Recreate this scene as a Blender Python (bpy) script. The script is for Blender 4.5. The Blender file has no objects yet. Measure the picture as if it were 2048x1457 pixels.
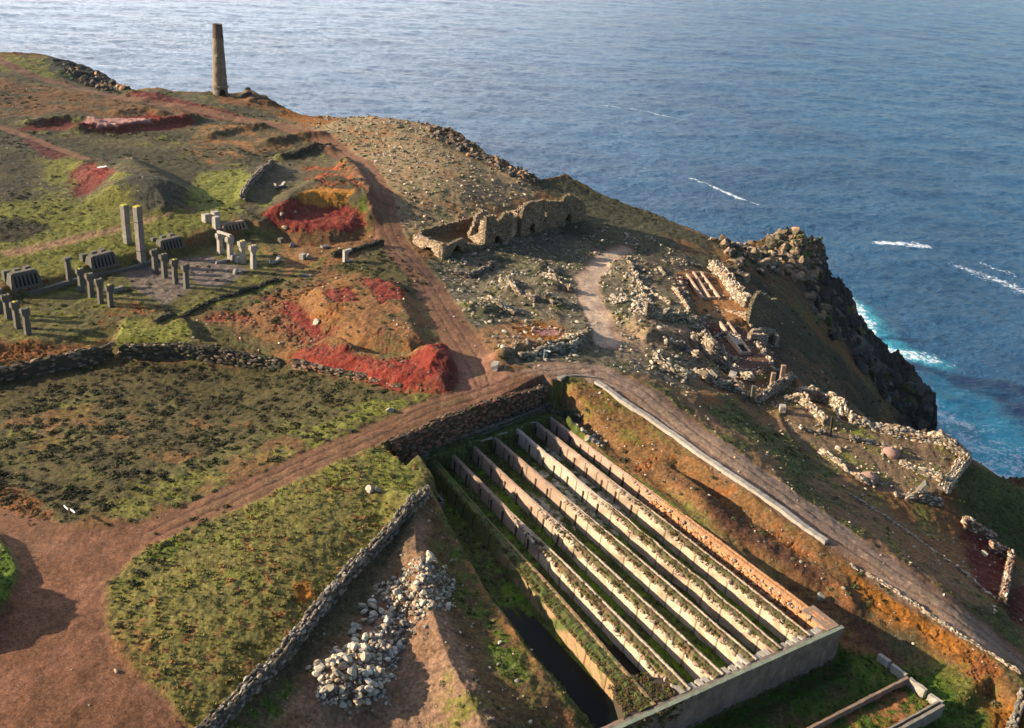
import bpy, bmesh, math, random
import numpy as np
from mathutils import Vector, Matrix

# ------------------------------------------------------------------ camera, sky, sun
SC = bpy.context.scene
COL = SC.collection
QUAL = 1.0                      # grid density of the terrain
CAMH, PITCH, ROLL, FPX = 57.0, 25.0, 5.0, 1950.0
cam = bpy.data.cameras.new('camera')
cam.sensor_width = 36; cam.lens = FPX / 2048 * 36
cam.clip_start = 1; cam.clip_end = 60000
camo = bpy.data.objects.new('camera', cam); COL.objects.link(camo)
MC = Matrix.Rotation(math.radians(90 - PITCH), 3, 'X') @ Matrix.Rotation(math.radians(ROLL), 3, 'Z')
camo.matrix_world = Matrix.Translation((0, 0, CAMH)) @ MC.to_4x4()
SC.camera = camo

SUN_AZ = math.radians(93)       # degrees left of the view direction (+Y)
SUN_EL = math.radians(20)
sdir = Vector((-math.sin(SUN_AZ) * math.cos(SUN_EL), math.cos(SUN_AZ) * math.cos(SUN_EL), math.sin(SUN_EL)))
w = bpy.data.worlds.new('World'); SC.world = w; w.use_nodes = True
nt = w.node_tree; bg = nt.nodes['Background']
sky = nt.nodes.new('ShaderNodeTexSky'); sky.sky_type = 'NISHITA'; sky.sun_disc = False
sky.sun_elevation = SUN_EL; sky.sun_rotation = -SUN_AZ
sky.air_density = 1.0; sky.dust_density = .4; sky.ozone_density = 2.5
tint = nt.nodes.new('ShaderNodeMix'); tint.data_type = 'RGBA'; tint.blend_type = 'MULTIPLY'; tint.inputs[0].default_value = 1
tint.inputs[7].default_value = (.92, .98, 1.08, 1); nt.links.new(sky.outputs[0], tint.inputs[6]); 
# a bright veil of cloud added in unseen sky to lighten the left sea
tc = nt.nodes.new('ShaderNodeTexCoord'); dt = nt.nodes.new('ShaderNodeVectorMath'); dt.operation = 'DOT_PRODUCT'; nt.links.new(tc.outputs['Generated'], dt.inputs[0])
_va = math.radians(36); _ve = math.radians(18); dt.inputs[1].default_value = (-math.sin(_va) * math.cos(_ve), math.cos(_va) * math.cos(_ve), math.sin(_ve))
mr = nt.nodes.new('ShaderNodeMapRange'); mr.interpolation_type = 'SMOOTHSTEP'; mr.inputs[1].default_value = .62; mr.inputs[2].default_value = 1.0; nt.links.new(dt.outputs['Value'], mr.inputs[0])
cn = nt.nodes.new('ShaderNodeTexNoise'); cn.inputs['Scale'].default_value = 3.5; cn.inputs['Detail'].default_value = 5; nt.links.new(tc.outputs['Generated'], cn.inputs['Vector'])
cr = nt.nodes.new('ShaderNodeMapRange'); cr.inputs[1].default_value = .35; cr.inputs[2].default_value = .65; cr.inputs[3].default_value = .5; cr.inputs[4].default_value = 1.0; nt.links.new(cn.outputs['Fac'], cr.inputs[0])
cm = nt.nodes.new('ShaderNodeMath'); cm.operation = 'MULTIPLY'; nt.links.new(mr.outputs[0], cm.inputs[0]); nt.links.new(cr.outputs[0], cm.inputs[1])
veil = nt.nodes.new('ShaderNodeMix'); veil.data_type = 'RGBA'; nt.links.new(cm.outputs[0], veil.inputs[0]); nt.links.new(tint.outputs[2], veil.inputs[6]); veil.inputs[7].default_value = (24, 24.5, 26, 1)
nt.links.new(veil.outputs[2], bg.inputs[0]); bg.inputs[1].default_value = 0.062
sl = bpy.data.lights.new('sun', 'SUN'); sl.energy = 5.0; sl.angle = math.radians(0.55); sl.color = (1.0, 0.85, 0.64)
so = bpy.data.objects.new('sun', sl); COL.objects.link(so)
so.rotation_euler = sdir.to_track_quat('Z', 'Y').to_euler()
SC.view_settings.view_transform = 'Standard'; SC.view_settings.look = 'None'
SC.view_settings.exposure = 1.36; SC.view_settings.gamma = 1.0
SC.cycles.use_denoising = True
SC.cycles.max_bounces = 5; SC.cycles.diffuse_bounces = 2; SC.cycles.glossy_bounces = 2

RS = np.random.RandomState(7)
MCn = np.array(MC)

# ------------------------------------------------------------------ noise
_perm = np.random.RandomState(3).permutation(4096).astype(np.int64)
_ga = np.random.RandomState(4).rand(4096) * 2 * np.pi
_gx, _gy = np.cos(_ga), np.sin(_ga)
def perlin(x, y, seed=0):
    x = np.asarray(x, float) + seed * 17.31; y = np.asarray(y, float) + seed * 9.77
    xi = np.floor(x).astype(np.int64); yi = np.floor(y).astype(np.int64)
    fx = x - xi; fy = y - yi
    def g(ix, iy, dx, dy):
        h = _perm[(_perm[(ix + seed * 131) & 4095] + iy) & 4095]
        return _gx[h] * dx + _gy[h] * dy
    u = fx * fx * fx * (fx * (fx * 6 - 15) + 10); v = fy * fy * fy * (fy * (fy * 6 - 15) + 10)
    a = g(xi, yi, fx, fy); b = g(xi + 1, yi, fx - 1, fy)
    c = g(xi, yi + 1, fx, fy - 1); d = g(xi + 1, yi + 1, fx - 1, fy - 1)
    a = a + u * (b - a); c = c + u * (d - c)
    return (a + v * (c - a)) * 1.5
def fbm(x, y, scale, octs=4, seed=0, gain=0.5, ridged=False):
    s = 0; a = 1.0; f = 1.0 / scale; t = 0
    for o in range(octs):
        n = perlin(x * f, y * f, seed + o)
        if ridged: n = 1 - 2 * np.abs(n)
        s = s + a * n; t += a; a *= gain; f *= 2.03
    return s / t
def sstep(a, b, x):
    t = np.clip((x - a) / (b - a), 0, 1); return t * t * (3 - 2 * t)

# ------------------------------------------------------------------ pixel -> world helpers (survey of the photograph)
def rays(px, py):
    px = np.asarray(px, float); py = np.asarray(py, float)
    d = np.stack([(px - 1024) / FPX, -(py - 728.5) / FPX, -np.ones_like(px)], -1)
    return d @ MCn.T
def G(px, py, z):
    d = rays(px, py); t = (np.asarray(z) - CAMH) / d[..., 2]
    return d * t[..., None] + np.array([0, 0, CAMH])
def hit(H, px, py):
    """first crossing of the pixel rays with the height function H(x, y)"""
    d = rays(px, py); d = d / np.maximum(d[..., 1:2], 1e-6)
    d = np.atleast_2d(d); n = len(d)
    ys = np.concatenate([np.arange(40, 120, 1.0), np.arange(120, 440, 1.5)])
    X = d[:, None, 0] * ys; Z = CAMH + d[:, None, 2] * ys
    Y = np.broadcast_to(ys, X.shape)
    D = Z - H(X.ravel(), Y.ravel()).reshape(X.shape)
    k = np.argmax(D < 0, axis=1); k = np.where((D < 0).any(1), np.maximum(k, 1), len(ys) - 1)
    i = np.arange(n); d0 = D[i, k - 1]; d1 = D[i, k]
    f = np.clip(d0 / np.where(np.abs(d0 - d1) < 1e-9, 1, d0 - d1), 0, 1)
    y = ys[k - 1] + f * (ys[k] - ys[k - 1])
    lo = ys[k - 1].copy(); hi = ys[k].copy()
    for _ in range(12):
        m = (lo + hi) / 2; below = (CAMH + d[:, 2] * m - H(d[:, 0] * m, m)) < 0
        hi = np.where(below, m, hi); lo = np.where(below, lo, m)
    y = (lo + hi) / 2
    return np.stack([d[:, 0] * y, y, H(d[:, 0] * y, y)], -1)

SEA = -60.0
# surveyed spot heights: pixel x, pixel y, height
CP = np.array([
 (-80,95,6),(0,105,6),(80,110,5),(150,130,3),(205,152,1),(255,180,-2),(300,185,1),(430,186,2),(500,188,1),(600,228,-1),(690,238,-1),
 (760,235,4),(850,250,3),(980,315,0),(1080,365,-2),(1130,353,-2),(1200,390,-5),(1300,425,-7),(1430,485,-10),(1490,490,-16),(1560,468,-15),
 (1640,510,-19),(1655,570,-26),(1700,610,-32),(1740,690,-40),(1790,730,-45),(1855,795,-52),(1845,860,-59),
 (1480,560,-12),(1350,480,-8),(1400,560,-7.5),(1450,640,-8),(1540,610,-12),(1600,600,-19),(1640,640,-25),(1560,680,-14),(1650,720,-24),
 (1700,740,-33),(1750,800,-42),(1720,838,-38),(1800,850,-52),(1600,760,-14),
 (1620,830,-9),(1700,860,-11),(1780,905,-12),(1735,955,-11),(1900,980,-13),(1935,915,-13),
 (1960,950,-23),(2048,978,-26),(2048,1100,-19),(1960,1060,-16),(2020,1200,-14),(2040,1350,-10.5),
 (-300,300,3),(-300,700,0),(-300,1100,0),(-300,1457,0),(-200,1700,0),(400,1700,-3),(1024,1700,-8),(1600,1700,-10),(2300,1457,-13),(2300,1200,-20),(2300,1040,-34),
 (0,1457,0),(0,1200,0),(0,1000,-.5),(0,900,-2),(0,780,-3),(300,770,-3),(500,770,-3),(300,920,-1),(600,820,-1.8),(500,1000,0),(250,1100,0),(400,1457,-1),
 (600,1200,-.8),(750,950,-.5),(850,800,-.6),(950,745,-.4),(1080,758,-.5),(1180,735,-.8),(800,1080,-1.8),(830,1200,-3.2),(700,1400,-3.4),(900,1350,-3.6),(1000,1457,-4),
 (1300,790,-1.6),(1450,910,-3),(1600,1020,-4.4),(1750,1120,-5.8),(1900,1220,-7.2),(2040,1330,-8.8),
 (1180,880,-4.2),(1300,950,-4.6),(1450,1050,-5),(1600,1130,-6),(1700,1220,-7.5),(1850,1300,-8.6),(1250,830,-2.6),(1400,1000,-3.8),
 (100,180,3),(200,205,2),(350,230,1.2),(500,250,1),(100,300,2),(300,300,1),(0,400,3),(100,400,2.4),(400,400,1.6),(600,300,.5),
 (0,480,1.5),(150,460,1.5),(300,440,1.5),(450,420,1.3),(620,350,1),(600,480,-1),(770,430,-.5),(820,520,-1.5),(600,540,-1.4),(700,560,-1.2),(900,620,-1.5),(940,690,-.8),
 (100,660,-1.6),(300,620,-1.6),(480,560,-1.6),(450,650,-1.6),(600,640,-1.2),(750,620,-.8),(850,700,-.8),
 (900,380,1.2),(750,300,1.5),(850,300,2.6),(950,350,1.2),(1000,400,-1.2),(800,430,-.6),(900,455,-2.4),
 (860,510,-3),(1000,480,-4),(1100,470,-5),(900,550,-3.4),(1000,560,-4),(1100,600,-4.6),(1200,560,-6),(1200,650,-4),(1050,660,-2.4),
 (1300,590,-6),(1330,680,-5),(1440,690,-8.8),(1380,770,-5),(1500,790,-9),(1450,840,-5.6),(1550,900,-6),(1650,990,-7.4),(1800,1080,-9.5),
], float)
cw = G(CP[:, 0], CP[:, 1], CP[:, 2])
CX, CY, CZ = cw[:, 0] / 100, cw[:, 1] / 100, CP[:, 2]
def _k(r2): return r2 * np.log(np.maximum(r2, 1e-12)) * .5
_n = len(CX)
_A = np.zeros((_n + 3, _n + 3))
_A[:_n, :_n] = _k((CX[:, None] - CX) ** 2 + (CY[:, None] - CY) ** 2) + np.eye(_n) * 2e-4
_A[:_n, _n:] = np.stack([np.ones(_n), CX, CY], 1); _A[_n:, :_n] = _A[:_n, _n:].T
_w = np.linalg.solve(_A, np.concatenate([CZ, np.zeros(3)]))
def zb(x, y):
    x = np.asarray(x, float) / 100; y = np.asarray(y, float) / 100
    out = np.empty(x.shape)
    for i in range(0, len(x), 20000):
        X = x[i:i + 20000]; Y = y[i:i + 20000]
        K = _k((X[:, None] - CX) ** 2 + (Y[:, None] - CY) ** 2)
        out[i:i + 20000] = K @ _w[:_n] + _w[_n] + _w[_n + 1] * X + _w[_n + 2] * Y
    return np.clip(out, -64, 9)

# ------------------------------------------------------------------ fan grid of the terrain
NU = int(1500 * QUAL); NV = int(1350 * QUAL); U0, U1, Y0, Y1 = -.80, .80, 44.0, 372.0
uu = np.linspace(U0, U1, NU); vv = np.exp(np.linspace(math.log(Y0), math.log(Y1), NV))
Yg = np.repeat(vv[:, None], NU, 1); Xg = Yg * uu[None, :]
# coarse evaluation of the spline, then bilinear
_cu = np.linspace(U0, U1, 220); _cv = np.exp(np.linspace(math.log(Y0), math.log(Y1), 200))
_cz = zb((_cv[:, None] * _cu).ravel(), np.repeat(_cv[:, None], 220, 1).ravel()).reshape(200, 220)
def bil(A, x, y):
    nv, nu = A.shape
    a = np.clip((x / np.maximum(y, 1) - U0) / (U1 - U0) * (nu - 1), 0, nu - 1.001)
    b = np.clip((np.log(np.maximum(y, 1)) - math.log(Y0)) / math.log(Y1 / Y0) * (nv - 1), 0, nv - 1.001)
    i = a.astype(int); j = b.astype(int); a = a - i; b = b - j
    return (A[j, i] * (1 - a) + A[j, i + 1] * a) * (1 - b) + (A[j + 1, i] * (1 - a) + A[j + 1, i + 1] * a) * b
ZB = lambda x, y: bil(_cz, x, y)
Zg = ZB(Xg, Yg)
def W(pts):
    """pixel polyline -> world XY on the smooth terrain"""
    p = np.array(pts, float); return hit(ZB, p[:, 0], p[:, 1])[:, :2]

def _win(P, m):
    x0, y0 = P.min(0) - m; x1, y1 = P.max(0) + m
    js = np.where((vv >= y0) & (vv <= y1))[0]
    if len(js) == 0: return None
    ys = vv[js[0]], vv[js[-1]]
    ul = min(x0 / ys[0], x0 / ys[1]); uh = max(x1 / ys[0], x1 / ys[1])
    ks = np.where((uu >= ul) & (uu <= uh))[0]
    if len(ks) == 0: return None
    return (slice(js[0], js[-1] + 1), slice(ks[0], ks[-1] + 1))
def segdist(P, X, Y, closed):
    n = len(P); d = np.full(X.shape, 1e9); T = np.zeros(X.shape); L = 0
    for i in range(n if closed else n - 1):
        a = P[i]; b = P[(i + 1) % n]; ab = b - a; l = np.hypot(*ab) + 1e-9
        t = np.clip(((X - a[0]) * ab[0] + (Y - a[1]) * ab[1]) / l ** 2, 0, 1)
        q = np.hypot(X - a[0] - t * ab[0], Y - a[1] - t * ab[1])
        m = q < d; d = np.where(m, q, d); T = np.where(m, L + t * l, T); L += l
    return d, T
def inside(P, X, Y):
    c = np.zeros(X.shape, bool); n = len(P)
    for i in range(n):
        a = P[i]; b = P[i - 1]
        if a[1] == b[1]: continue
        c ^= ((a[1] > Y) != (b[1] > Y)) & (X < (b[0] - a[0]) * (Y - a[1]) / (b[1] - a[1]) + a[0])
    return c
def sdf(P, X, Y):
    d, _ = segdist(P, X, Y, True); return np.where(inside(P, X, Y), d, -d)
WOB = fbm(Xg, Yg, 7, 5, 50) ; WOB2 = fbm(Xg, Yg, 1.6, 4, 60)
def pmask(P, soft=1.0, wob=1.0, wob2=.3):
    """soft mask of a world polygon with a wandering edge; returns window, mask"""
    s = _win(P, soft + wob + 1)
    if s is None: return None, None
    d = sdf(P, Xg[s], Yg[s]) + WOB[s] * wob + WOB2[s] * wob2
    return s, sstep(-soft, soft, d)
def lmask(P, width, soft=.5, wob=.4):
    s = _win(P, width + soft + wob + 1)
    if s is None: return None, None
    d, t = segdist(P, Xg[s], Yg[s], False)
    return s, sstep(-soft, soft, width - d + WOB[s] * wob + WOB2[s] * wob * .5)
def mound(px, h, soft, wob=.6):
    P = W(px); s, m = pmask(P, soft, wob, .2); Zg[s] += h * m
def ridge(px, h, w, wob=.25, hs=None):
    P = W(px); s = _win(P, w * 3 + 1); d, t = segdist(P, Xg[s], Yg[s], False)
    d = np.maximum(d + WOB[s] * wob * 2, 0); Zg[s] += h * np.exp(-(d / w) ** 2) * (1 + .3 * WOB2[s])
def level(P, z, soft, wob=.0, wob2=0.):
    s, m = pmask(P, soft, wob, wob2); Zg[s] = Zg[s] * (1 - m) + z * m
# ------------------------------------------------------------------ settling tank frame (metres): a to the left along the end wall, b away from it
_O = G(1680, 1250, -4.5)[:2]; _an = math.radians(34.2)
_ea = -np.array([math.cos(_an), math.sin(_an)]); _eb = np.array([-math.sin(_an), math.cos(_an)])
def TK(a, b): return _O + a * _ea + b * _eb
def TKP(l): return np.array([TK(a, b) for a, b in l])

# ------------------------------------------------------------------ relief
# coast: everything beyond the edge falls away to the sea
coast = [(-260,80,6),(0,105,6),(80,110,5),(150,130,3),(205,152,1),(255,180,-2),(300,185,1),(430,186,2),(500,188,1),(560,212,0),(600,228,-1),(690,238,-1),
 (760,235,4),(850,250,3),(900,262,2),(980,315,0),(1030,342,-1),(1080,365,-2),(1130,353,-2),(1200,390,-5),(1300,425,-7),(1430,485,-10),(1490,490,-16),(1560,468,-15),
 (1640,510,-19),(1655,570,-26),(1700,610,-32),(1740,690,-40),(1790,730,-45),(1855,795,-52),(1848,850,-58),(1905,905,-56),(1950,950,-24),(2048,978,-26),(2260,1010,-30)]
cst = np.array([G(*c) for c in coast])
CP2 = cst[:, :2].copy(); COASTP = CP2
_x1 = [400, CP2[-1][1]]
poly = np.vstack([CP2, [[260, CP2[-1][1] - 10], [260, 20], [-420, 20], [-420, CP2[0][1]]]])
cd = np.full(Xg.shape, 0.0)
for r0 in range(0, NV, 150):
    s = slice(r0, r0 + 150)
    d, t = segdist(CP2, Xg[s], Yg[s], False); cd[s] = np.where(inside(poly, Xg[s], Yg[s]), d, -d)
RK = fbm(Xg, Yg, 9, 5, 20, .55, True); RK2 = fbm(Xg, Yg, 3.2, 4, 30, .55, True)
_cg = sstep(60, 78, Xg) * sstep(300, 260, Yg); cd += (RK * 1.3 + RK2 * .5) * (.3 + .7 * _cg)
out = np.maximum(-cd, 0)
# local features -----------------------------------------------------
mound([(255,330),(300,345),(372,395),(330,420),(270,412),(215,400),(205,370)], 3.6, 5, .8)       # dark heap
mound([(150,335),(205,325),(225,345),(200,370),(165,365)], 1.4, 2)
ridge([(160,262),(240,262),(330,248),(390,240)], 1.8, 2.2)
ridge([(60,248),(140,240),(200,250)], 1.2, 2.0)
ridge([(240,225),(300,220),(320,228)], 1.0, 2.5)
ridge([(420,275),(470,262),(520,255)], 1.3, 2.2)
ridge([(540,290),(590,278),(640,272)], 1.4, 1.8)
ridge([(560,318),(620,300),(660,300)], 1.2, 1.6)
ridge([(490,400),(505,370),(545,335)], 1.2, 1.6)
mound([(265,190),(300,180),(340,186),(330,200),(280,204)], .8, 3)
mound([(500,190),(480,186),(540,200),(545,212),(500,206)], .4, 2)
# stamps terrace, cut into the bank
level(W([(-60,590),(0,582),(105,562),(230,522),(345,492),(415,470),(500,446),(545,470),(600,500),(560,560),(420,600),(335,622),(255,650),(110,690),(-60,700)]), -1.5, 1.3, .2)
# red platform with its steep front
P = W([(545,430),(560,405),(600,385),(625,368),(680,368),(722,380),(735,400),(738,440),(720,462),(660,466),(600,462),(560,450)])
s, m = pmask(P, 3.0, .4, .2); Zg[s] += 2.6 * m
s, m = pmask(W([(535,452),(600,420),(640,414),(690,416),(735,430),(738,470),(640,490),(540,470)]), 2.2, .8, .3); Zg[s] -= 2.2 * m
ridge([(690,330),(722,362),(738,395),(745,430)], 1.6, 2.0)
# bank that drops to the track from the red field
mound([(700,560),(800,575),(830,640),(850,690),(820,705),(720,690),(640,640),(620,590)], 1.4, 1.8, .6)
mound([(575,712),(660,690),(720,715),(800,720),(900,705),(915,745),(890,780),(800,768),(700,745),(620,735)], 1.3, 1.5, .5)
mound([(640,700),(690,695),(720,712),(690,722)], 1.0, 1.4)
mound([(830,715),(890,712),(900,740),(860,750)], 1.4, 2)
# grassy knoll and its retaining wall
mound([(232,690),(245,650),(330,635),(378,650),(400,690),(520,712),(450,712),(330,702)], 1.3, .9, .2)
level(W([(-60,745),(0,733),(100,718),(215,705),(225,720),(560,730),(575,745),(300,765),(0,790),(-60,800)]), -3.2, 1.6, .1)
# rubble ground between ruin and road
for q in range(26):
    rr = RS.rand(3)
    cx, cy = 930 + 340 * rr[0], 530 + 115 * rr[1]
    if 1150 < cx < 1245: continue
    ridge([(cx - 14, cy - 3), (cx + 14, cy + 4)], .5 + .9 * rr[2], 1.4 + rr[1])
ridge([(1000,720),(1040,705),(1110,700),(1160,688),(1180,675)], 1.5, 1.6)
mound([(1250,650),(1330,640),(1385,640),(1405,668),(1380,690),(1290,680)], 1.3, 1.3)
mound([(1370,780),(1420,790),(1480,790),(1440,810),(1390,805)], .6, 2)
# scree hill foot
# terrace for the calciner ruin

# tank works
_wb = np.array([G(*q)[:2] for q in ((1085,808,-4.5), (990,850,-4.5), (900,890,-4.5), (800,932,-4.5))])
level(np.vstack([TKP([(-.6, 45.5)]), _wb + _eb * .45, TKP([(28.6, 44.5), (28, 40), (24, 43)])]), -4.35, .3)
TOPR = W([(780,882),(860,850),(960,810),(1040,782),(1095,770)])
level(TKP([(-1.0, -.3), (-1.0, 50), (1.0, 50), (1.0, 0)]), -5.0, 1.2, .3)
level(TKP([(1.4, .2), (2.0, 47.8), (25, 44.2), (27.9, .2)]), -6.35, .5)
level(TKP([(26.5, -1), (24.6, 36), (26.5, 36), (28.6, 18), (29.3, -1)]), -6.4, 1.0, .4)
s, m = pmask(TKP([(29.5, 33), (33, 25), (36.5, 12), (38, -4), (42, -6), (40, 10), (36, 24), (31.5, 34)]), 2.6, .6, .3); Zg[s] += 1.7 * m
mound([(630,1345),(690,1315),(760,1325),(770,1385),(720,1420),(650,1405)], 1.3, 1.6, .3)
mound([(700,1290),(760,1250),(800,1255),(780,1310),(730,1330)], .7, 1.2, .3)
mound([(760,1200),(850,1130),(890,1150),(860,1200),(800,1230)], .6, 1.2, .3)
level(TKP([(-1.2, -.2), (-1.0, -11), (33, -11), (33, -.2)]), -8.9, .5)
level(TKP([(-12, -10.4), (-9, -22), (33, -22), (33, -10.2)]), -9.7, .8, .3)
level(TKP([(-4.0, -2.2), (-4.0, -9.6), (33, -9.6), (33, -2.2)]), -8.75, .4)
s, m = pmask(TKP([(-1.5, -2), (24, -2.2), (24, -5.2), (-1.5, -5.2)]), .8, .4, .3); Zg[s] += .35 * m
ridge([(1170,870),(1300,960),(1450,1060),(1600,1150)], .5, 1.8)
level(W([(1350,925),(1450,1000),(1580,1100),(1700,1210),(1690,1180),(1600,1085),(1450,975)]), -5.9, 2.0, 1.0)
# terrace with the round hearth tops, retained on the sea side
TERPX = [(1600,812,-9.5),(1640,822,-9.8),(1700,845,-10.4),(1790,868,-11.3),(1870,888,-12),(1938,914,-12.6),(1888,990,-13.2),(1840,990,-12.4),(1760,985,-11.6),(1700,955,-11),(1600,900,-9.2),(1560,830,-9)]
TER3 = np.array([G(*c) for c in TERPX]); TER = TER3[:, :2]
s, m = pmask(TER, .5, .1, .1); _tz = sum(TER3[:, 2] * 0) 
_c = np.linalg.lstsq(np.c_[TER3[:, :2], np.ones(len(TER3))], TER3[:, 2], rcond=None)[0]
Zg[s] = Zg[s] * (1 - m) + m * (_c[0] * Xg[s] + _c[1] * Yg[s] + _c[2])
s, m = pmask(W([(1505,805),(1560,820),(1600,870),(1640,890),(1680,950),(1640,960),(1560,900),(1500,850)]), 2.0, .6, .3); Zg[s] -= .9 * m
level(W([(1375,562),(1470,545),(1520,640),(1480,668),(1400,640)]), -8.6, 1.0, .2)
level(W([(1405,650),(1490,650),(1555,740),(1530,765),(1450,745)]), -9.4, 1.2, .2)
# roughness everywhere
near = np.clip(Yg / 200, .3, 1.4)
Zg += fbm(Xg, Yg, 16, 4, 70) * .55 * near + fbm(Xg, Yg, 2.6, 4, 80) * .18
# cliffs and rough rocky ground by the coast
rocky = sstep(22, 3, cd) * sstep(80, 130, Xg + .35 * (Yg - 150)) 
rk = np.zeros_like(Xg)
for px, so_ in (([(1430,478),(1560,455),(1660,500),(1740,640),(1810,720),(1880,800),(1880,900),(1820,880),(1790,800),(1740,770),(1690,700),(1640,640),(1560,590),(1470,560)], 4),
               ([(1560,455),(1660,500),(1670,560),(1600,560),(1530,500)], 3),
               ([(100,120),(220,140),(270,190),(200,175),(120,150)], 3), ([(470,180),(530,195),(560,215),(500,205)], 2),
               ([(850,245),(940,275),(1080,360),(1060,375),(960,320),(870,272)], 3)):
    s, m = pmask(W(px), so_, 1.5, .5)
    if s is not None: rk[s] = np.maximum(rk[s], m)
rk = np.maximum(rk * (.35 + .65 * _cg), sstep(2.5, -1, cd) * (.22 + .78 * _cg))
Zg += rk * (RK * 2.6 + RK2 * 1.3 + np.abs(fbm(Xg, Yg, 1.6, 3, 41, .6)) * 1.6)
out2 = out * 1.5 + np.minimum(out, 4) * .8
Zg -= out2
Zg = np.maximum(Zg, -68)
H = lambda x, y: bil(Zg, np.asarray(x, float), np.asarray(y, float))
def PP(pts):
    """pixel points -> world points on the finished ground"""
    p = np.array(pts, float); p = p.reshape(-1, 2); return hit(H, p[:, 0], p[:, 1])
def P1(px, py): return PP([(px, py)])[0]
# the track is smooth
tr = np.zeros_like(Xg)
for px, wd in (([(-120,1010),(20,1050),(160,1085),(300,1060),(450,1000),(600,930),(720,880),(850,822),(960,785),(1060,752),(1130,738),(1180,740),(1240,760)], 2.1),
               ([(1200,748),(1270,775),(1350,840),(1450,915),(1550,985),(1680,1075),(1800,1155),(1950,1255),(2120,1370)], 3.2),
               ([(965,765),(935,700),(890,630),(850,560),(810,515),(782,470),(765,425),(752,375),(715,325),(640,275),(560,250),(490,240)], 3.1),
               ([(490,240),(380,215),(250,198),(150,175),(60,150),(0,122),(-60,100)], 2.6),
               ([(0,252),(80,282),(150,312),(215,335)], 1.2),
               ([(1245,498),(1205,520),(1172,560),(1180,600),(1205,650),(1215,690)], 2.3)):
    s, m = lmask(W(px), wd, .45, .7); tr[s] = np.maximum(tr[s], m)
for px in ([(-120,1000),(0,1048),(130,1082),(290,1070),(300,1085),(215,1165),(208,1240),(240,1320),(330,1400),(380,1480),(300,1560),(-200,1560),(-200,1240),(0,1235),(40,1150),(0,1070),(-120,1040)],
           [(930,700),(985,750),(1010,745),(1000,790),(900,820),(915,770)],
           [(1020,745),(1090,725),(1200,728),(1260,760),(1230,780),(1150,752),(1040,765)]):
    s, m = pmask(W(px), .5, .5, .3); tr[s] = np.maximum(tr[s], m)
s, m = pmask(W([(-60,1050),(0,1072),(38,1150),(20,1215),(-60,1260)]), .4, .3, .2); tr[s] *= 1 - m; Zg[s] += .7 * m
mound([(-200,1150),(-60,1160),(-20,1185),(-12,1225),(-60,1300),(-200,1310)], 2.3, 1.3, .2)
Zg -= tr * .12
print('terrain built')
# ------------------------------------------------------------------ ground colour (the soil's and the plants' own colours)
N1 = fbm(Xg, Yg, 22, 5, 90); N2 = fbm(Xg, Yg, 5, 5, 100); N3 = fbm(Xg, Yg, 1.1, 4, 110, .6); N4 = fbm(Xg, Yg, .45, 2, 120)
C3 = np.zeros(Xg.shape + (3,), np.float32)
def C(*v): return np.array(v, np.float32)
GR = C(.118, .110, .025); GRB = C(.132, .132, .028); OLV = C(.090, .077, .028); HEA = C(.036, .031, .014); BRN = C(.150, .073, .030); TAN = C(.27,.165,.085)
RED = C(.165, .029, .019); DRED = C(.095, .023, .017); ORA = C(.290, .115, .026); PNK = C(.178, .088, .050); RUST = C(.185,.068,.024); RCK = C(.085, .072, .055); RCKD = C(.032, .030, .026); GRV = C(.25, .20, .14); MOSS = C(.055, .085, .012)
def lay(s, m, col): C3[s] = C3[s] * (1 - m[..., None]) + col * m[..., None]
def paint(px, col, soft=1.2, wob=1.6, wob2=.8, amt=1.0, world=False):
    P = px if world else PP(px)[:, :2]
    s, m = pmask(P, soft, wob, wob2)
    if s is not None: lay(s, m * amt, col)
ALL = (slice(None), slice(None))
C3[:] = BRN
lay(ALL, sstep(-.25, .35, N2 + .6 * N1) * .8, OLV)
lay(ALL, sstep(.05, .4, N2 * .7 + N3 * .5) * .55, GR)
def blot(px, col, n, lo, hi, amt=1., soft=1.5, wob=2.5, world=False):
    """paint col inside the polygon where the noise n is high"""
    P = px if world else PP(px)[:, :2]
    s, m = pmask(P, soft, wob, 1.0)
    if s is not None: lay(s, m * sstep(lo, hi, n[s]) * amt, col)
# upper left moor
U = [(-100,100),(250,180),(480,190),(640,270),(745,350),(760,430),(540,440),(400,420),(200,450),(-100,480)]
paint(U, C(.075, .060, .030), 3, 3)
blot(U, HEA, N1 + N2 * .6, -.15, .25, .85)
blot(U, GR, N2 + N3 * .4, .1, .4, .8)
blot([(-100,100),(0,108),(130,125),(180,150),(110,160),(-100,130)], GRB, N2, -.5, .0, .9)
paint([(95,122),(140,118),(205,148),(258,182),(200,178),(130,160),(95,140)], RCKD, 1.5, 2, 1)
blot([(95,122),(205,148),(258,182),(130,165)], MOSS, N2, 0, .3, .8)
blot([(-60,150),(250,190),(470,230),(330,245),(120,230),(-60,240)], BRN * .8, N2, -.4, .1, .9, 3)
paint([(120,262),(30,262),(60,245),(140,238),(155,248)], DRED, 1, 1.5)
paint([(165,250),(200,236),(300,228),(385,236),(392,246),(330,262),(240,268),(180,262)], RED * .8, .8, 1.2)
paint([(165,246),(215,236),(290,236),(300,243),(230,250),(195,256)], C(.36,.19,.15), .6, 1)
paint([(255,186),(330,190),(430,215),(500,235),(440,240),(350,215),(260,202)], DRED * 1.1, 1.2, 2)
paint([(430,188),(520,195),(560,215),(500,215),(440,205)], BRN, 1.5, 2)
blot([(400,245),(540,250),(640,275),(560,300),(420,330),(380,300)], BRN * 1.25, N2 + N3 * .3, -.2, .3, .9)
paint([(0,265),(120,275),(240,300),(360,300),(440,350),(380,380),(220,330),(100,320),(0,300)], HEA * 1.1, 2.5, 3, 1, .85)
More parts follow.
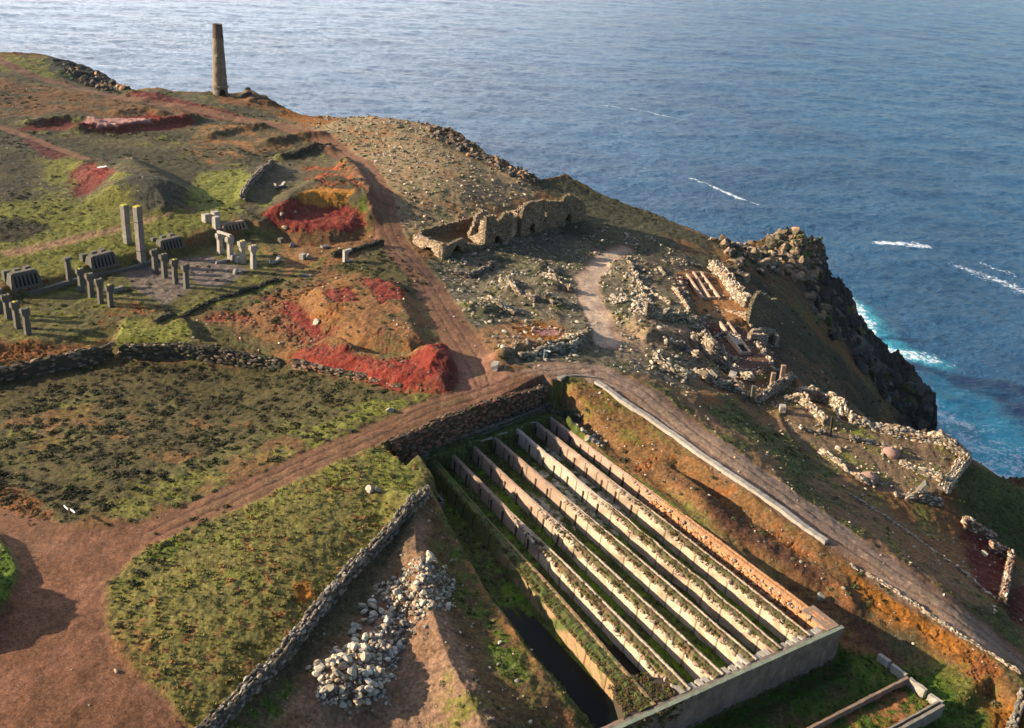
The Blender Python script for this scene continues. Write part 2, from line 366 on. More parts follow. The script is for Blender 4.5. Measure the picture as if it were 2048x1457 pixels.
paint([(50,280),(90,280),(160,322),(150,345),(80,310)], DRED * .9, 1, 1.5, .6, .8)
paint([(90,325),(150,310),(165,340),(130,370),(85,360)], GR, 1.5, 2)
paint([(135,345),(185,325),(232,340),(190,380),(150,395),(130,370)], DRED * 1.05, .8, 1.2)
paint([(175,325),(230,335),(205,355),(180,345)], RED, .6, .8)
blot([(70,360),(140,345),(150,400),(80,400)], GRB, N2 + N3, -.3, .3)
blot([(140,410),(230,360),(260,380),(240,430),(140,440)], GR, N2 + N3, -.4, .2)
paint([(0,280),(70,330),(60,400),(0,410)], HEA, 2, 3)
paint([(232,370),(260,340),(300,350),(380,398),(345,425),(290,415)], C(.050,.046,.032), 1, 1.2)
blot([(215,360),(262,335),(280,345),(262,420),(200,420)], GR, N2 + N3, -.2, .4)
paint([(-60,415),(120,400),(230,400),(240,440),(420,420),(470,430),(340,490),(110,560),(-60,590)], GR, 2, 2)
blot([(-60,415),(120,400),(240,440),(470,430),(110,560),(-60,590)], GRB, N2 + N3 * .5, -.05, .3, .9)
paint([(-60,450),(40,435),(105,455),(60,478),(-60,485)], HEA, 1, 1.6)
blot([(0,502),(90,485),(240,450),(340,425),(330,435),(240,465),(100,500),(0,515)], C(.24,.13,.08), N2, -.5, .0, .8, .8, 1)
paint([(400,345),(480,340),(505,350),(480,420),(430,430),(370,405)], GRB * 1.05, 1.5, 2)
blot([(505,325),(560,320),(620,345),(520,400),(485,440),(500,400)], RCK, N3 + N2, -.2, .3, .7)
# terrace floor
T_ = [(-60,600),(100,568),(230,525),(350,498),(420,475),(520,455),(560,480),(570,560),(420,600),(335,625),(255,655),(110,695),(-60,700)]
paint(T_, OLV * .9, .8, .6)
blot(T_, GR * .9, N2 + N3 * .5, -.1, .3, .9)
blot([(0,600),(140,580),(215,600),(160,630),(60,640)], GRB * .7, N2 + N3, -.1, .4, .9)
paint([(245,545),(320,515),(390,575),(330,612),(268,575)], C(.120,.092,.072), .4, .3, .2)
paint([(352,520),(420,512),(500,540),(440,575),(400,572)], C(.125,.097,.078), .5, .4, .3)
paint([(20,572),(90,560),(100,568),(30,585)], RED * .8, .3, .4)
blot([(190,640),(260,600),(330,620),(260,660)], RUST * .8, N3 + N2, -.2, .3)
paint([(270,640),(380,612),(480,585),(560,560),(640,520),(655,512),(640,530),(520,588),(400,622),(300,650)], GRB * .9, .5, .6)
# rough red field
R_ = [(380,640),(500,600),(600,560),(700,545),(800,560),(860,680),(930,760),(860,800),(700,750),(560,715),(400,680)]
paint([(230,640),(400,625),(600,560),(640,530),(560,700),(400,720),(230,700)], OLV * .75, 1.2, 1.5)
paint([(430,640),(600,575),(700,545),(800,560),(860,700),(760,700),(560,700)], BRN * 1.2, 2, 2.5)
blot(R_, OLV * .8, N2 + N3 * .4, .0, .25, .9)
blot(R_, RED, N1 + N2 * .9 + N3 * .6, .18, .5, .75)
blot([(540,590),(640,570),(700,560),(700,640),(600,650)], ORA * .7, N2, -.1, .2, .6)
for q in ([(560,620),(600,620),(640,650),(655,680),(600,650)], [(730,560),(790,560),(810,600),(760,610)], [(650,580),(700,575),(715,600),(670,605)], [(560,600),(590,610),(580,625)]):
    paint(q, RED, .8, 1.5)
paint([(575,712),(640,690),(720,712),(800,722),(905,700),(925,750),(900,790),(800,790),(700,750),(600,735)], RED * 1.05, .8, .9)
paint([(640,690),(690,690),(700,705),(650,705)], RED * .85, .5, .5)
paint([(870,720),(915,720),(920,775),(880,785)], DRED, .8, 1)
# grassy knoll, bracken, wall foot
paint([(232,692),(245,645),(330,635),(380,652),(370,680),(300,695)], GRB, .8, 1)
blot([(300,640),(380,650),(360,675)], BRN, N2 + N3, 0, .4, .6)
blot([(-60,680),(110,690),(215,680),(215,700),(-60,740)], RUST * .9, N3 + N2 * .7, -.5, .1, .9)
blot([(165,690),(215,685),(212,702),(160,706)], GR, N3, -.3, .3)
# big heather field
F1 = [(-100,745),(220,720),(560,728),(700,760),(840,800),(850,815),(700,880),(560,940),(430,1000),(300,1055),(160,1078),(-100,1010)]
paint(F1, C(.072,.056,.022), 1.0, 1.0)
blot(F1, HEA, N2 + N3 * .8, -.15, .2, .85)
blot(F1, OLV, N1 + N2, .12, .45, .8)
F1b = [(200,1010),(380,940),(560,880),(700,800),(860,790),(850,818),(560,942),(300,1055),(150,1078)]
blot(F1b, GR * 1.05, N2 + N3 * .6, -.25, .2, .9, 3, 4)
blot([(560,850),(650,820),(760,790),(850,800),(700,880),(560,930)], GRB * .85, N2 + N3 * .5, -.2, .3, .9, 3, 3)
blot(F1, BRN, N1 - N2 + N3 * .3, .25, .5, .7)
for q in ((45,870,30,14),(105,885,26,12),(180,950,26,12),(40,925,25,12),(150,820,30,14),(260,720,14,5),(330,985,60,20)):
    blot([(q[0]-q[2],q[1]-q[3]),(q[0]+q[2],q[1]-q[3]),(q[0]+q[2],q[1]+q[3]),(q[0]-q[2],q[1]+q[3])], GRB * .8, N3, -.4, .4, .8, 1, 2)
blot([(-80,975),(50,980),(100,1030),(60,1045),(-80,1010)], RUST, N3, -.6, .1, .9, .8, .8)
paint([(60,1045),(160,1075),(280,1072),(200,1092),(100,1080)], BRN * 1.1, .4, .5)
# field below the track
F2 = [(215,1170),(300,1085),(450,1010),(620,925),(760,878),(800,925),(852,985),(800,1040),(700,1150),(600,1260),(470,1400),(440,1457),(380,1480),(300,1370),(215,1260)]
paint(F2, C(.145,.122,.036), .6, .9)
blot(F2, GRB, N2 + N1 * .7, .0, .4, .9)
blot(F2, OLV * 1.15, -N2 + N3 * .6, .08, .4, .7)
blot(F2, BRN * 1.05, N3 + N2 * .5 - N1 * .3, .18, .42, .85)
paint([(592,1168),(618,1165),(628,1190),(600,1215),(585,1200)], ORA * .95, .6, .8)
paint([(545,1220),(575,1222),(570,1238),(550,1235)], RUST, .4, .6)
blot([(760,880),(800,925),(850,985),(820,1010),(740,950)], GRB * 1.15, N2 + N3, -.8, -.1, .9)
blot([(215,1170),(260,1125),(330,1090),(420,1050),(430,1075),(330,1130),(250,1190)], MOSS, N3 + N2, -.4, .2, .8)
paint([(-60,1070),(0,1078),(36,1150),(14,1205),(-60,1240)], MOSS * 1.2, .4, .5)
# stone pile ground
F3 = [(860,1000),(900,1060),(960,1150),(1020,1240),(1080,1350),(1110,1457),(1100,1560),(400,1560),(470,1457),(600,1290),(720,1150)]
paint(F3, C(.205,.122,.075), .8, .8)
blot(F3, BRN * .8, N2, .0, .4, .6)
paint([(830,1010),(860,1010),(760,1180),(640,1320),(520,1457),(440,1480),(560,1330),(700,1160)], C(.075,.060,.028), 1.5, 1.2)
blot([(500,1380),(640,1330),(560,1457),(440,1480)], MOSS, N2 + N3, -.2, .3)
paint([(855,1010),(905,1060),(965,1150),(1030,1250),(1085,1360),(1085,1400),(1040,1380),(1000,1280),(940,1180),(885,1090),(850,1040)], C(.31,.145,.058), .8, .8)
paint([(925,1130),(965,1180),(1010,1270),(1050,1350),(1040,1370),(990,1280),(930,1180)], C(.33,.145,.035), .8, .9, .5, .8)
blot([(860,1380),(1000,1360),(1110,1400),(1100,1560),(820,1560)], GR, N2 + N3 * .7, -.1, .25, .8)
blot([(880,1345),(905,1345),(905,1365),(880,1365)], GRB, N3, -.5, .2)
# tank surroundings
paint(TKP([(24, 36), (27.2, 36), (30, 18), (32.5, -3), (40, -4), (36, 12), (33, 24), (29, 34)]), C(.105,.065,.028), .8, .5, world=True)
blot(TKP([(27.2, 36), (30, 18), (32.5, -3), (36, -4), (32, 24)]), MOSS, N2 + N3, -.2, .3, .9, world=True)
paint(TKP([(1.0, 0), (1.0, 48.5), (23, 45), (28.5, 30), (30.5, -.3)]), C(.050,.062,.016), .3, .2, world=True)
blot(TKP([(1.5, 0), (1.8, 48.5), (23, 45), (28.5, 0)]), C(.075,.125,.012), N2 + N3 * .6, -.15, .3, .9, world=True)
blot(TKP([(1.5, 0), (1.8, 48.5), (23, 45), (28.5, 0)]), C(.05,.028,.016), N1 - N3 * .6, .05, .4, .8, world=True)
blot(TKP([(4.8, 26), (4.8, 45), (7.9, 45), (7.9, 26)]), C(.36,.33,.28), N2 + N3, -.25, .15, .9, .3, .5, world=True)
blot(TKP([(8.8, 24), (8.8, 40), (10.6, 40), (10.6, 24)]), C(.34,.31,.26), N2 + N3, -.15, .2, .9, .3, .5, world=True)
blot(TKP([(12.6, 26), (12.6, 36), (14.2, 36), (14.2, 26)]), C(.32,.28,.23), N2 + N3, -.1, .2, .9, .3, .5, world=True)
paint(TKP([(-3, 46), (-3, 52), (29, 47.3), (31, 43), (25, 43)]), C(.062,.070,.020), .3, .3, world=True)
# ground in front of the end wall and lower tanks
F4 = TKP([(-1, -.1), (33, -.1), (33, -24), (-20, -24), (-9, -6), (-4, -1)])
paint(F4, C(.055,.088,.014), .5, .4, world=True)
blot(F4, C(.08,.05,.022), N2 + N3 * .5, .0, .35, .8, world=True)
blot(TKP([(-3.6, -6), (-3.6, -9.4), (6, -9.4), (8, -6)]), RUST * .9 + TAN * .2, N2 + N3, -.2, .3, .9, .3, .3, world=True)
# hillside between tank and road
F5 = [(1120,790),(1190,765),(1320,880),(1480,990),(1650,1095),(1760,1170),(1900,1270),(2048,1390),(2048,1470),(1900,1330),(1760,1260),(1690,1230),(1640,1180),(1450,1060),(1300,965),(1180,880)]
paint(F5, C(.150,.078,.032), .8, .9)
blot(F5, RUST, N2 + N3 * .8, .0, .35, .8)
blot([(1120,780),(1200,765),(1330,880),(1300,900),(1160,850)], GR, N2 + N3 * .6, .0, .3, .8)
paint([(1330,935),(1400,975),(1520,1060),(1620,1125),(1700,1180),(1640,1180),(1560,1130),(1430,1040),(1350,975)], C(.085,.040,.022), 1, 1.2)
paint([(1690,1140),(1780,1195),(1900,1270),(2000,1350),(1960,1345),(1850,1280),(1740,1215)], ORA * .85, 1, 1.2)
paint([(1660,1190),(1720,1235),(1790,1300),(1840,1330),(1780,1330),(1700,1260)], C(.080,.038,.022), 1, 1.2)
blot([(1700,1180),(1800,1250),(1880,1290),(1850,1340),(1760,1290)], C(.055,.05,.024), N2, -.1, .3, .9)
blot([(1840,1300),(1960,1340),(2048,1400),(2048,1560),(1880,1560),(1900,1400)], GR * .9, N2 + N3 * .5, -.3, .2, .9)
blot([(1900,1290),(1990,1340),(2048,1400),(1960,1360)], RED * .7 + ORA * .3, N2, -.2, .2, .8)
paint([(1985,1420),(2060,1410),(2060,1560),(1970,1560)], ORA * .7, 1, 1)
# ground beyond the road
F6 = [(1230,700),(1400,690),(1500,790),(1620,880),(1720,980),(1820,1050),(2060,1150),(2060,1340),(1900,1225),(1700,1085),(1500,950),(1330,820),(1240,750)]
paint(F6, C(.165,.095,.048), 1, 1.2)
blot(F6, GR, N2 + N3 * .6, .02, .35, .75)
blot(F6, C(.045,.055,.018), N1 + N2 * .6, .05, .35, .75)
paint([(1390,770),(1450,790),(1520,850),(1600,900),(1660,950),(1600,950),(1500,880),(1400,820)], C(.06,.07,.022), 1.5, 2, 1, .85)
paint([(1400,780),(1440,790),(1450,815),(1400,810)], BRN * 1.3, 1, 1.2)
paint([(1925,1050),(1985,1085),(2022,1120),(2003,1215),(1960,1180),(1930,1120)], DRED * 1.15, .8, 1)
paint([(2010,1180),(2060,1170),(2060,1260),(2015,1240)], DRED, .8, 1)
blot([(1780,1060),(1940,1090),(1930,1150),(1840,1120)], BRN * 1.2, N2, -.3, .2)
paint([(1930,925),(1960,945),(2060,975),(2060,1130),(1980,1080),(1920,1020),(1910,1000)], C(.045,.052,.016), 1, 1.5)
blot([(1950,940),(2060,975),(2060,1080),(1960,1010)], C(.055,.07,.016), N2 + N3, -.1, .3, .8)
# hearth terrace
paint(TER, C(.160,.105,.062), .8, .8, world=True)
blot(TER, GR, N2 + N3 * .7, .05, .3, .85, world=True)
blot([(1700,850),(1760,870),(1740,890),(1690,875)], GRB, N3 + N2, -.3, .2)
# rubble ground and works
F7 = [(860,520),(1000,480),(1150,430),(1300,470),(1420,560),(1480,660),(1400,690),(1380,780),(1240,740),(1010,730),(930,640),(870,560)]
paint(F7, C(.115,.092,.058), 1.2, 1.5)
blot(F7, C(.050,.055,.026), N1 + N2 * .8, -.05, .3, .8)
blot(F7, GRV * .9, N3 + N2 * .4, .15, .4, .8)
blot(F7, GR, N2 - N3 * .4, .15, .4, .6)
paint([(930,665),(1020,640),(1110,640),(1150,670),(1100,690),(1010,700),(940,710)], C(.19,.105,.05), 1, 1.2)
paint([(1020,655),(1080,645),(1140,660),(1130,680),(1060,675)], ORA * .6, .8, 1.2)
paint([(1070,660),(1105,655),(1125,665),(1110,672),(1080,670)], C(.22,.10,.09), .3, .3)
blot([(1210,660),(1330,640),(1400,660),(1380,690),(1250,720)], C(.26,.17,.10), N2 + N3, -.5, .0, .9)
paint([(1070,420),(1200,400),(1340,440),(1430,500),(1400,560),(1300,520),(1150,480)], C(.060,.055,.028), 2, 2.5)
blot([(1330,470),(1400,465),(1430,500),(1380,510)], BRN, N2, -.3, .2)
paint([(1290,505),(1380,510),(1400,560),(1370,600),(1290,560)], C(.07,.055,.035), 1, 1)
paint([(1350,545),(1400,540),(1500,600),(1520,640),(1480,655),(1400,630)], C(.24,.115,.045), .8, .8)
blot([(1350,535),(1420,545),(1440,590),(1370,590)], DRED * 1.1, N2 + N3 * .4, -.1, .2)
paint([(1400,640),(1480,650),(1560,740),(1500,770),(1420,720)], C(.085,.045,.032), 1, 1)
# scree hill
F8 = [(700,232),(760,232),(850,250),(880,290),(980,335),(1080,380),(1060,400),(960,430),(850,480),(800,470),(770,420),(745,350),(690,300),(620,262)]
paint(F8, C(.225,.155,.085), 1.5, 2)
blot(F8, C(.10,.10,.045), N2 + N3 * .8, .0, .35, .7)
blot(F8, C(.24,.125,.055), -N2 + N1 * .5, .1, .4, .7)
paint([(560,205),(690,238),(640,255),(560,235)], ORA * .6, 1, 1.5)
paint([(850,250),(900,262),(980,315),(1080,366),(1070,378),(980,335),(890,292)], C(.050,.040,.026), .8, 1)
blot([(880,262),(960,300),(920,300)], ORA * .5, N2, 0, .3)
paint([(1080,362),(1130,352),(1300,425),(1430,485),(1420,500),(1300,460),(1180,410),(1080,385)], C(.050,.046,.022), .8, 1)
blot([(1085,360),(1130,350),(1150,362),(1110,375)], ORA * .5 + GR * .4, N3, -.5, .2)
# hillside to the sea, red platform
F9 = [(1430,520),(1560,590),(1640,680),(1760,800),(1860,880),(1800,870),(1700,830),(1600,760),(1540,700),(1500,620)]
paint(F9, C(.050,.044,.022), 1.5, 2)
blot(F9, C(.10,.055,.024), N1 + N2, .0, .35, .8)
blot([(1460,560),(1600,620),(1700,740),(1600,700)], MOSS, N1 + N3 * .5, .0, .3, .8)
paint([(1530,590),(1560,640),(1620,760),(1560,740),(1500,660)], C(.075,.045,.030), 2, 3, 1, .5)
paint([(525,430),(560,405),(600,390),(650,405),(690,412),(735,425),(735,450),(700,466),(600,468),(560,455)], RED, .6, .8)
paint([(590,390),(640,375),(710,380),(690,405),(630,410),(600,402)], C(.36,.16,.035), .6, .8)
blot([(600,330),(690,318),(725,375),(640,375)], RED * .8 + ORA * .3, N2 + N3 * .4, -.2, .2)
blot([(740,380),(760,440),(735,460),(722,400)], MOSS, N3, -.4, .2)
blot([(560,470),(760,460),(800,500),(700,540),(560,560),(520,500)], BRN * 1.15, N2 + N3 * .4, -.1, .3)
paint([(700,520),(760,490),(860,560),(830,600),(720,545),(640,540)], OLV * .7, 1, 1)
# rock by the coast
s = ALL
lay(s, rk * .9, RCKD * 1.1)
lay(s, rk * sstep(.1, .5, N2 + N3 * .5) * .7, RCK * 1.1)
lay(s, rk * sstep(.15, .45, N1 + N2 * .5) * sstep(-45, -35, Zg) * .8, MOSS)
paint([(1540,462),(1640,505),(1655,540),(1600,560),(1530,510)], C(.19,.135,.08), 1.5, 2)
blot([(1540,480),(1640,520),(1640,560),(1530,515)], MOSS * 1.4, N2 + N3, .1, .4)
lay(s, sstep(-49, -55, Zg), C(.010, .010, .010))
# tracks
TRC = (PNK * .80)[None, None] * (1 + .22 * N2[..., None]) * np.ones(3, np.float32)
C3[:] = C3 * (1 - tr[..., None] * .93) + TRC * tr[..., None] * .93
s, m = pmask(PP([(150,1090),(330,1060),(200,1170),(230,1320),(380,1480),(300,1560),(-200,1560),(-200,1260),(60,1140)])[:, :2], 4, 3, 1); lay(s, m * tr[s] * .85, C(.130,.060,.032)); lay(s, m * tr[s] * sstep(-.1, .3, N2[s] + .5 * N3[s]) * .5, C(.165,.078,.048))
s, m = pmask(PP([(1020,740),(1200,725),(1300,780),(1520,930),(1700,1055),(1900,1200),(2120,1360),(2120,1400),(1880,1245),(1650,1085),(1420,920),(1250,790),(1100,755)])[:, :2], 2, 2, 1); lay(s, m * tr[s] * .75, C(.25,.18,.13))
s, m = pmask(PP([(1260,490),(1190,510),(1150,560),(1170,700),(1240,690),(1200,580)])[:, :2], 2, 1, 1); lay(s, m * tr[s] * .9, C(.38,.28,.20))
s, m = pmask(PP([(900,710),(990,700),(1010,760),(960,800),(900,790)])[:, :2], 2, 2, 1); lay(s, m * tr[s] * .6, C(.235,.115,.075))
for px, o in (([(300,1068),(450,1000),(600,930),(720,880),(850,822),(960,785),(1060,752),(1180,740)], .7), ([(1200,748),(1270,775),(1350,840),(1450,915),(1550,985),(1680,1075),(1800,1155),(1950,1255),(2120,1370)], .9),
              ([(965,765),(935,700),(890,630),(850,560),(810,515),(782,470),(765,425),(752,375),(715,325),(640,275),(560,250),(490,240)], .9)):
    P = W(px); s = _win(P, 4); d, t = segdist(P, Xg[s], Yg[s], False)
    rut = np.exp(-((d - o + WOB2[s] * .3) / .22) ** 2); Zg[s] -= rut * tr[s] * .06
    lay(s, rut * tr[s] * .6, C(.095,.05,.032)); mid_ = np.exp(-((d - .0 + WOB2[s] * .4) / .35) ** 2); lay(s, mid_ * tr[s] * sstep(-.1, .3, N2[s]) * .35, C(.10,.095,.035))
_rm = (sstep(.07, .12, C3[..., 0]) * (C3[..., 0] > C3[..., 1] * 2.6) * (1 - tr) * sstep(-.05, .35, N3 + .5 * N2) * .32)[..., None]; C3[:] = C3 * (1 - _rm) + C(.115,.062,.034) * _rm
C3 *= (1 + .34 * N3 + .34 * N4 + .15 * N2)[..., None]
sp = sstep(.22, .4, fbm(Xg, Yg, .5, 2, 321)) * (1 - tr * .8) * sstep(-.2, .3, N2 + N1)   # pale chips and bare spots
gl = sstep(.25, .5, fbm(Xg * .6, Yg * 1.6, 1.8, 3, 330)) * (1 - tr)
C3 = C3 * (1 - .35 * gl[..., None]); C3 = C3 * (1 - .25 * sp[..., None]) + C(.26,.20,.14) * .25 * sp[..., None]
_l = C3 @ np.array([.3, .55, .15], np.float32); C3 = _l[..., None] + 1.06 * (C3 - _l[..., None])
C3 = np.clip(C3, .004, .7)

# ------------------------------------------------------------------ fine relief by ground cover
veg = np.clip((C3[..., 1] - C3[..., 0] * .78) / (.03 + C3[..., 1]) * 4 + .5, 0, 1) * (1 - tr) * (1 - rk)
dark = sstep(.10, .04, C3.sum(-1) / 1.0) * (1 - tr) * (1 - rk)
Zg += (1 - tr) * (fbm(Xg, Yg, 1.3, 3, 130) * .16 + np.maximum(fbm(Xg, Yg, .8, 2, 140), 0) * .10 * np.clip(veg + dark, 0, 1))
Zg += (1 - tr) * np.abs(N4) * .10 * rk

_sr = sstep(.07, .12, C3[..., 0]) * (C3[..., 0] > C3[..., 1] * 2.6) * (1 - tr)
Zg -= _sr * (np.maximum(fbm(Xg, Yg, 2.4, 3, 340, .55, True), 0) * .22)
# ------------------------------------------------------------------ object helpers
def tag(o, label=None, cat=None, group=None, kind=None):
    if label: o['label'] = label
    if cat: o['category'] = cat
    if group: o['group'] = group
    if kind: o['kind'] = kind
    return o
def mesh_np(name, V, F, mat, parent=None, cols=None, smooth=False):
    """V (n,3), F (m,k) numpy -> linked mesh object"""
    V = np.ascontiguousarray(V, np.float32); F = np.ascontiguousarray(F, np.int32)
    me = bpy.data.meshes.new(name); me.vertices.add(len(V)); me.vertices.foreach_set('co', V.ravel())
    k = F.shape[1]; me.loops.add(F.size); me.loops.foreach_set('vertex_index', F.ravel())
    me.polygons.add(len(F)); me.polygons.foreach_set('loop_start', np.arange(0, F.size, k, dtype=np.int32))
    me.polygons.foreach_set('loop_total', np.full(len(F), k, np.int32))
    me.polygons.foreach_set('use_smooth', np.full(len(F), smooth, bool))
    if cols is not None:
        a = me.color_attributes.new('Col', 'FLOAT_COLOR', 'POINT')
        c = np.ones((len(V), 4), np.float32); c[:, :3] = cols; a.data.foreach_set('color', c.ravel())
    me.update(); me.validate()
    me.materials.append(mat)
    o = bpy.data.objects.new(name, me); COL.objects.link(o)
    if parent: o.parent = parent
    return o
def empty(name, loc=(0, 0, 0), rz=0):
    o = bpy.data.objects.new(name, None); COL.objects.link(o); o.location = loc; o.rotation_euler = (0, 0, rz); o.empty_display_size = .5
    return o

# ------------------------------------------------------------------ materials
def mat(name, rough=.9, spec=.2):
    m = bpy.data.materials.new(name); m.use_nodes = True; nt = m.node_tree; b = nt.nodes['Principled BSDF']
    b.inputs['Roughness'].default_value = rough; b.inputs['Specular IOR Level'].default_value = spec
    return m, nt, b
def node(nt, t, **k):
    n = nt.nodes.new(t)
    for a, v in k.items():
        if a.startswith('i_'):
            key = a[2:]; n.inputs[int(key) if key.isdigit() else key].default_value = v
        else: setattr(n, a, v)
    return n
def mixc(nt, a, b, f, blend='MIX'):
    n = nt.nodes.new('ShaderNodeMix'); n.data_type = 'RGBA'; n.blend_type = blend
    for i, v in ((0, f), (6, a), (7, b)):
        if hasattr(v, 'is_output'): nt.links.new(v, n.inputs[i])
        elif i == 0: n.inputs[0].default_value = v
        else: n.inputs[i].default_value = (*v, 1) if len(v) == 3 else v
    return n.outputs[2]
def ramp(nt, src, lo, hi, a=0., b=1.):
    n = nt.nodes.new('ShaderNodeMapRange'); n.inputs[1].default_value = lo; n.inputs[2].default_value = hi
    n.inputs[3].default_value = a; n.inputs[4].default_value = b; nt.links.new(src, n.inputs[0]); return n.outputs[0]
def noise(nt, scale, detail=4, rough=.6, vec=None, kind='OBJ'):
    n = node(nt, 'ShaderNodeTexNoise'); n.inputs['Scale'].default_value = scale; n.inputs['Detail'].default_value = detail; n.inputs['Roughness'].default_value = rough
    nt.links.new(vec if vec is not None else geo(nt), n.inputs['Vector']); return n.outputs['Fac']
def geo(nt):
    for n in nt.nodes:
        if n.type == 'NEW_GEOMETRY': return n.outputs['Position']
    return nt.nodes.new('ShaderNodeNewGeometry').outputs['Position']
def bump(nt, b, h, strength, dist):
    n = node(nt, 'ShaderNodeBump'); n.inputs['Strength'].default_value = strength; n.inputs['Distance'].default_value = dist
    nt.links.new(h, n.inputs['Height']); nt.links.new(n.outputs[0], b.inputs['Normal']); return n
def m_attr(name, var=.35, scale=3.0, bumpd=.06, rough=.95, pebbles=0.):
    m, nt, b = mat(name, rough, .12)
    at = node(nt, 'ShaderNodeAttribute', attribute_name='Col')
    f = noise(nt, scale, 6, .65)
    g = ramp(nt, f, .3, .7, 1 - var, 1 + var)
    v = node(nt, 'ShaderNodeVectorMath', operation='SCALE'); nt.links.new(at.outputs['Color'], v.inputs[0]); nt.links.new(g, v.inputs['Scale'])
    c = v.outputs[0]
    if pebbles > 0:
        vo = node(nt, 'ShaderNodeTexVoronoi', feature='F1'); vo.inputs['Scale'].default_value = 3.2; nt.links.new(geo(nt), vo.inputs['Vector'])
        k = ramp(nt, vo.outputs['Distance'], .05, .16, 1, 0)
        f2 = noise(nt, .35, 3)
        k2 = ramp(nt, f2, .42, .6, 0, 1)
        mm = node(nt, 'ShaderNodeMath', operation='MULTIPLY'); nt.links.new(k, mm.inputs[0]); nt.links.new(k2, mm.inputs[1])
        m3 = node(nt, 'ShaderNodeMath', operation='MULTIPLY'); nt.links.new(mm.outputs[0], m3.inputs[0]); m3.inputs[1].default_value = pebbles
        c = mixc(nt, c, (.42, .36, .28), m3.outputs[0])
    nt.links.new(c, b.inputs['Base Color'])
    bump(nt, b, noise(nt, scale * 1.7, 6, .7), .9, bumpd)
    return m
M_GROUND = m_attr('ground_cover', .5, 3.2, .14, pebbles=.9)
M_TRACK = m_attr('track_gravel', .5, 5.5, .08, pebbles=.55)
M_CLIFF = m_attr('cliff_rock', .5, 1.4, .35, .85)
M_SPOIL = m_attr('red_spoil_earth', .5, 3.0, .16, pebbles=.5)

# ------------------------------------------------------------------ the ground, split into its kinds
quad = np.stack([(np.arange(NV - 1)[:, None] * NU + np.arange(NU - 1)), ], -1)[..., 0].ravel()
quads = np.stack([quad, quad + 1, quad + NU + 1, quad + NU], 1)
cls = np.zeros(Xg.shape, np.int8)
isred = (C3[..., 0] > .08) & (C3[..., 0] > C3[..., 1] * 2.9)
cls[(rk > .55) | (cd < 0)] = 2
cls[isred & (cls == 0)] = 3
cls[tr > .5] = 1
def cellv(A): return A[:-1, :-1].ravel()
cc = cellv(cls); zc = cellv(Zg)
keep = zc > -66.5
VG = np.stack([Xg.ravel(), Yg.ravel(), Zg.ravel()], 1)
CG = C3.reshape(-1, 3)
def sub(name, k, m):
    q = quads[keep & (cc == k)]
    idx, inv = np.unique(q.ravel(), return_inverse=True)
    o = mesh_np(name, VG[idx], inv.reshape(-1, 4), m, cols=CG[idx], smooth=True)
    o['kind'] = 'structure'; return o
sub('ground', 0, M_GROUND); sub('dirt_track', 1, M_TRACK); sub('sea_cliff', 2, M_CLIFF); sub('red_spoil_ground', 3, M_SPOIL)

# ------------------------------------------------------------------ sea
ms, nt, b = mat('sea_water', .12, .42)
b.inputs['IOR'].default_value = 1.33
pos = geo(nt)
mp = node(nt, 'ShaderNodeMapping'); mp.inputs['Rotation'].default_value = (0, 0, math.radians(-22)); mp.inputs['Scale'].default_value = (1, 1.25, 1); nt.links.new(pos, mp.inputs[0])
wv = mp.outputs[0]
deep = mixc(nt, (.007, .046, .105), (.012, .072, .150), ramp(nt, noise(nt, .012, 3, .5, wv), .35, .65))
at = node(nt, 'ShaderNodeAttribute', attribute_name='Col')
sep = node(nt, 'ShaderNodeSeparateColor'); nt.links.new(at.outputs['Color'], sep.inputs[0])
turq = sep.outputs[0]; foam = sep.outputs[1]
c1 = mixc(nt, deep, (.03, .42, .52), turq)
fn = noise(nt, .8, 8, .75)
fm = node(nt, 'ShaderNodeMath', operation='ADD'); nt.links.new(foam, fm.inputs[0]); nt.links.new(ramp(nt, fn, .3, .7, -.62, .5), fm.inputs[1])
ff = ramp(nt, fm.outputs[0], .52, .88, 0, .95)
c2 = mixc(nt, c1, (.75, .80, .82), ff)
nt.links.new(c2, b.inputs['Base Color'])
nt.links.new(ramp(nt, ff, 0, 1, .16, .8), b.inputs['Roughness'])
h1 = noise(nt, .26, 6, .66, wv); h2 = noise(nt, .9, 5, .7, wv); h3 = noise(nt, .045, 3, .5, wv)
def madd(a, b_, k):
    n = node(nt, 'ShaderNodeMath', operation='MULTIPLY_ADD'); nt.links.new(b_, n.inputs[0]); n.inputs[1].default_value = k
    nt.links.new(a, n.inputs[2]); return n.outputs[0]
hh = madd(madd(h1, h2, .38), h3, .7)
bump(nt, b, hh, 1.0, 2.0)
NSU, NSV = 1500, 1450
su = np.linspace(-.86, .86, NSU); sv = np.exp(np.linspace(math.log(150), math.log(5200), NSV)); sv = np.concatenate([[60], sv, [9000, 50000]]); NSV += 3
SX = sv[:, None] * su; SY = np.repeat(sv[:, None], NSU, 1)
sx, sy = SX.ravel(), SY.ravel()
ca_, sa_ = math.cos(math.radians(24)), math.sin(math.radians(24)); wx, wy = sx * ca_ + sy * sa_, (-sx * sa_ + sy * ca_) * 1.5
_st = sy * .0026
def lam(l, sd, a): return fbm(wx, wy, l, 2, sd, .5) * a * sstep(1.6, 3.2, l / _st)
sz = SEA + lam(34, 200, .75) + lam(15, 203, .46) + lam(7.5, 206, .36) + lam(3.8, 209, .22) + lam(70, 212, 1.3)
sz = np.where(sy > 5000, SEA, sz)
scol = np.zeros((len(sx), 3), np.float32)
def spx(l): return np.array([G(x, y, SEA)[:2] for x, y in l])
nz = fbm(sx, sy, 18, 5, 220); nz2 = fbm(sx, sy * 1.4, 5, 4, 230)
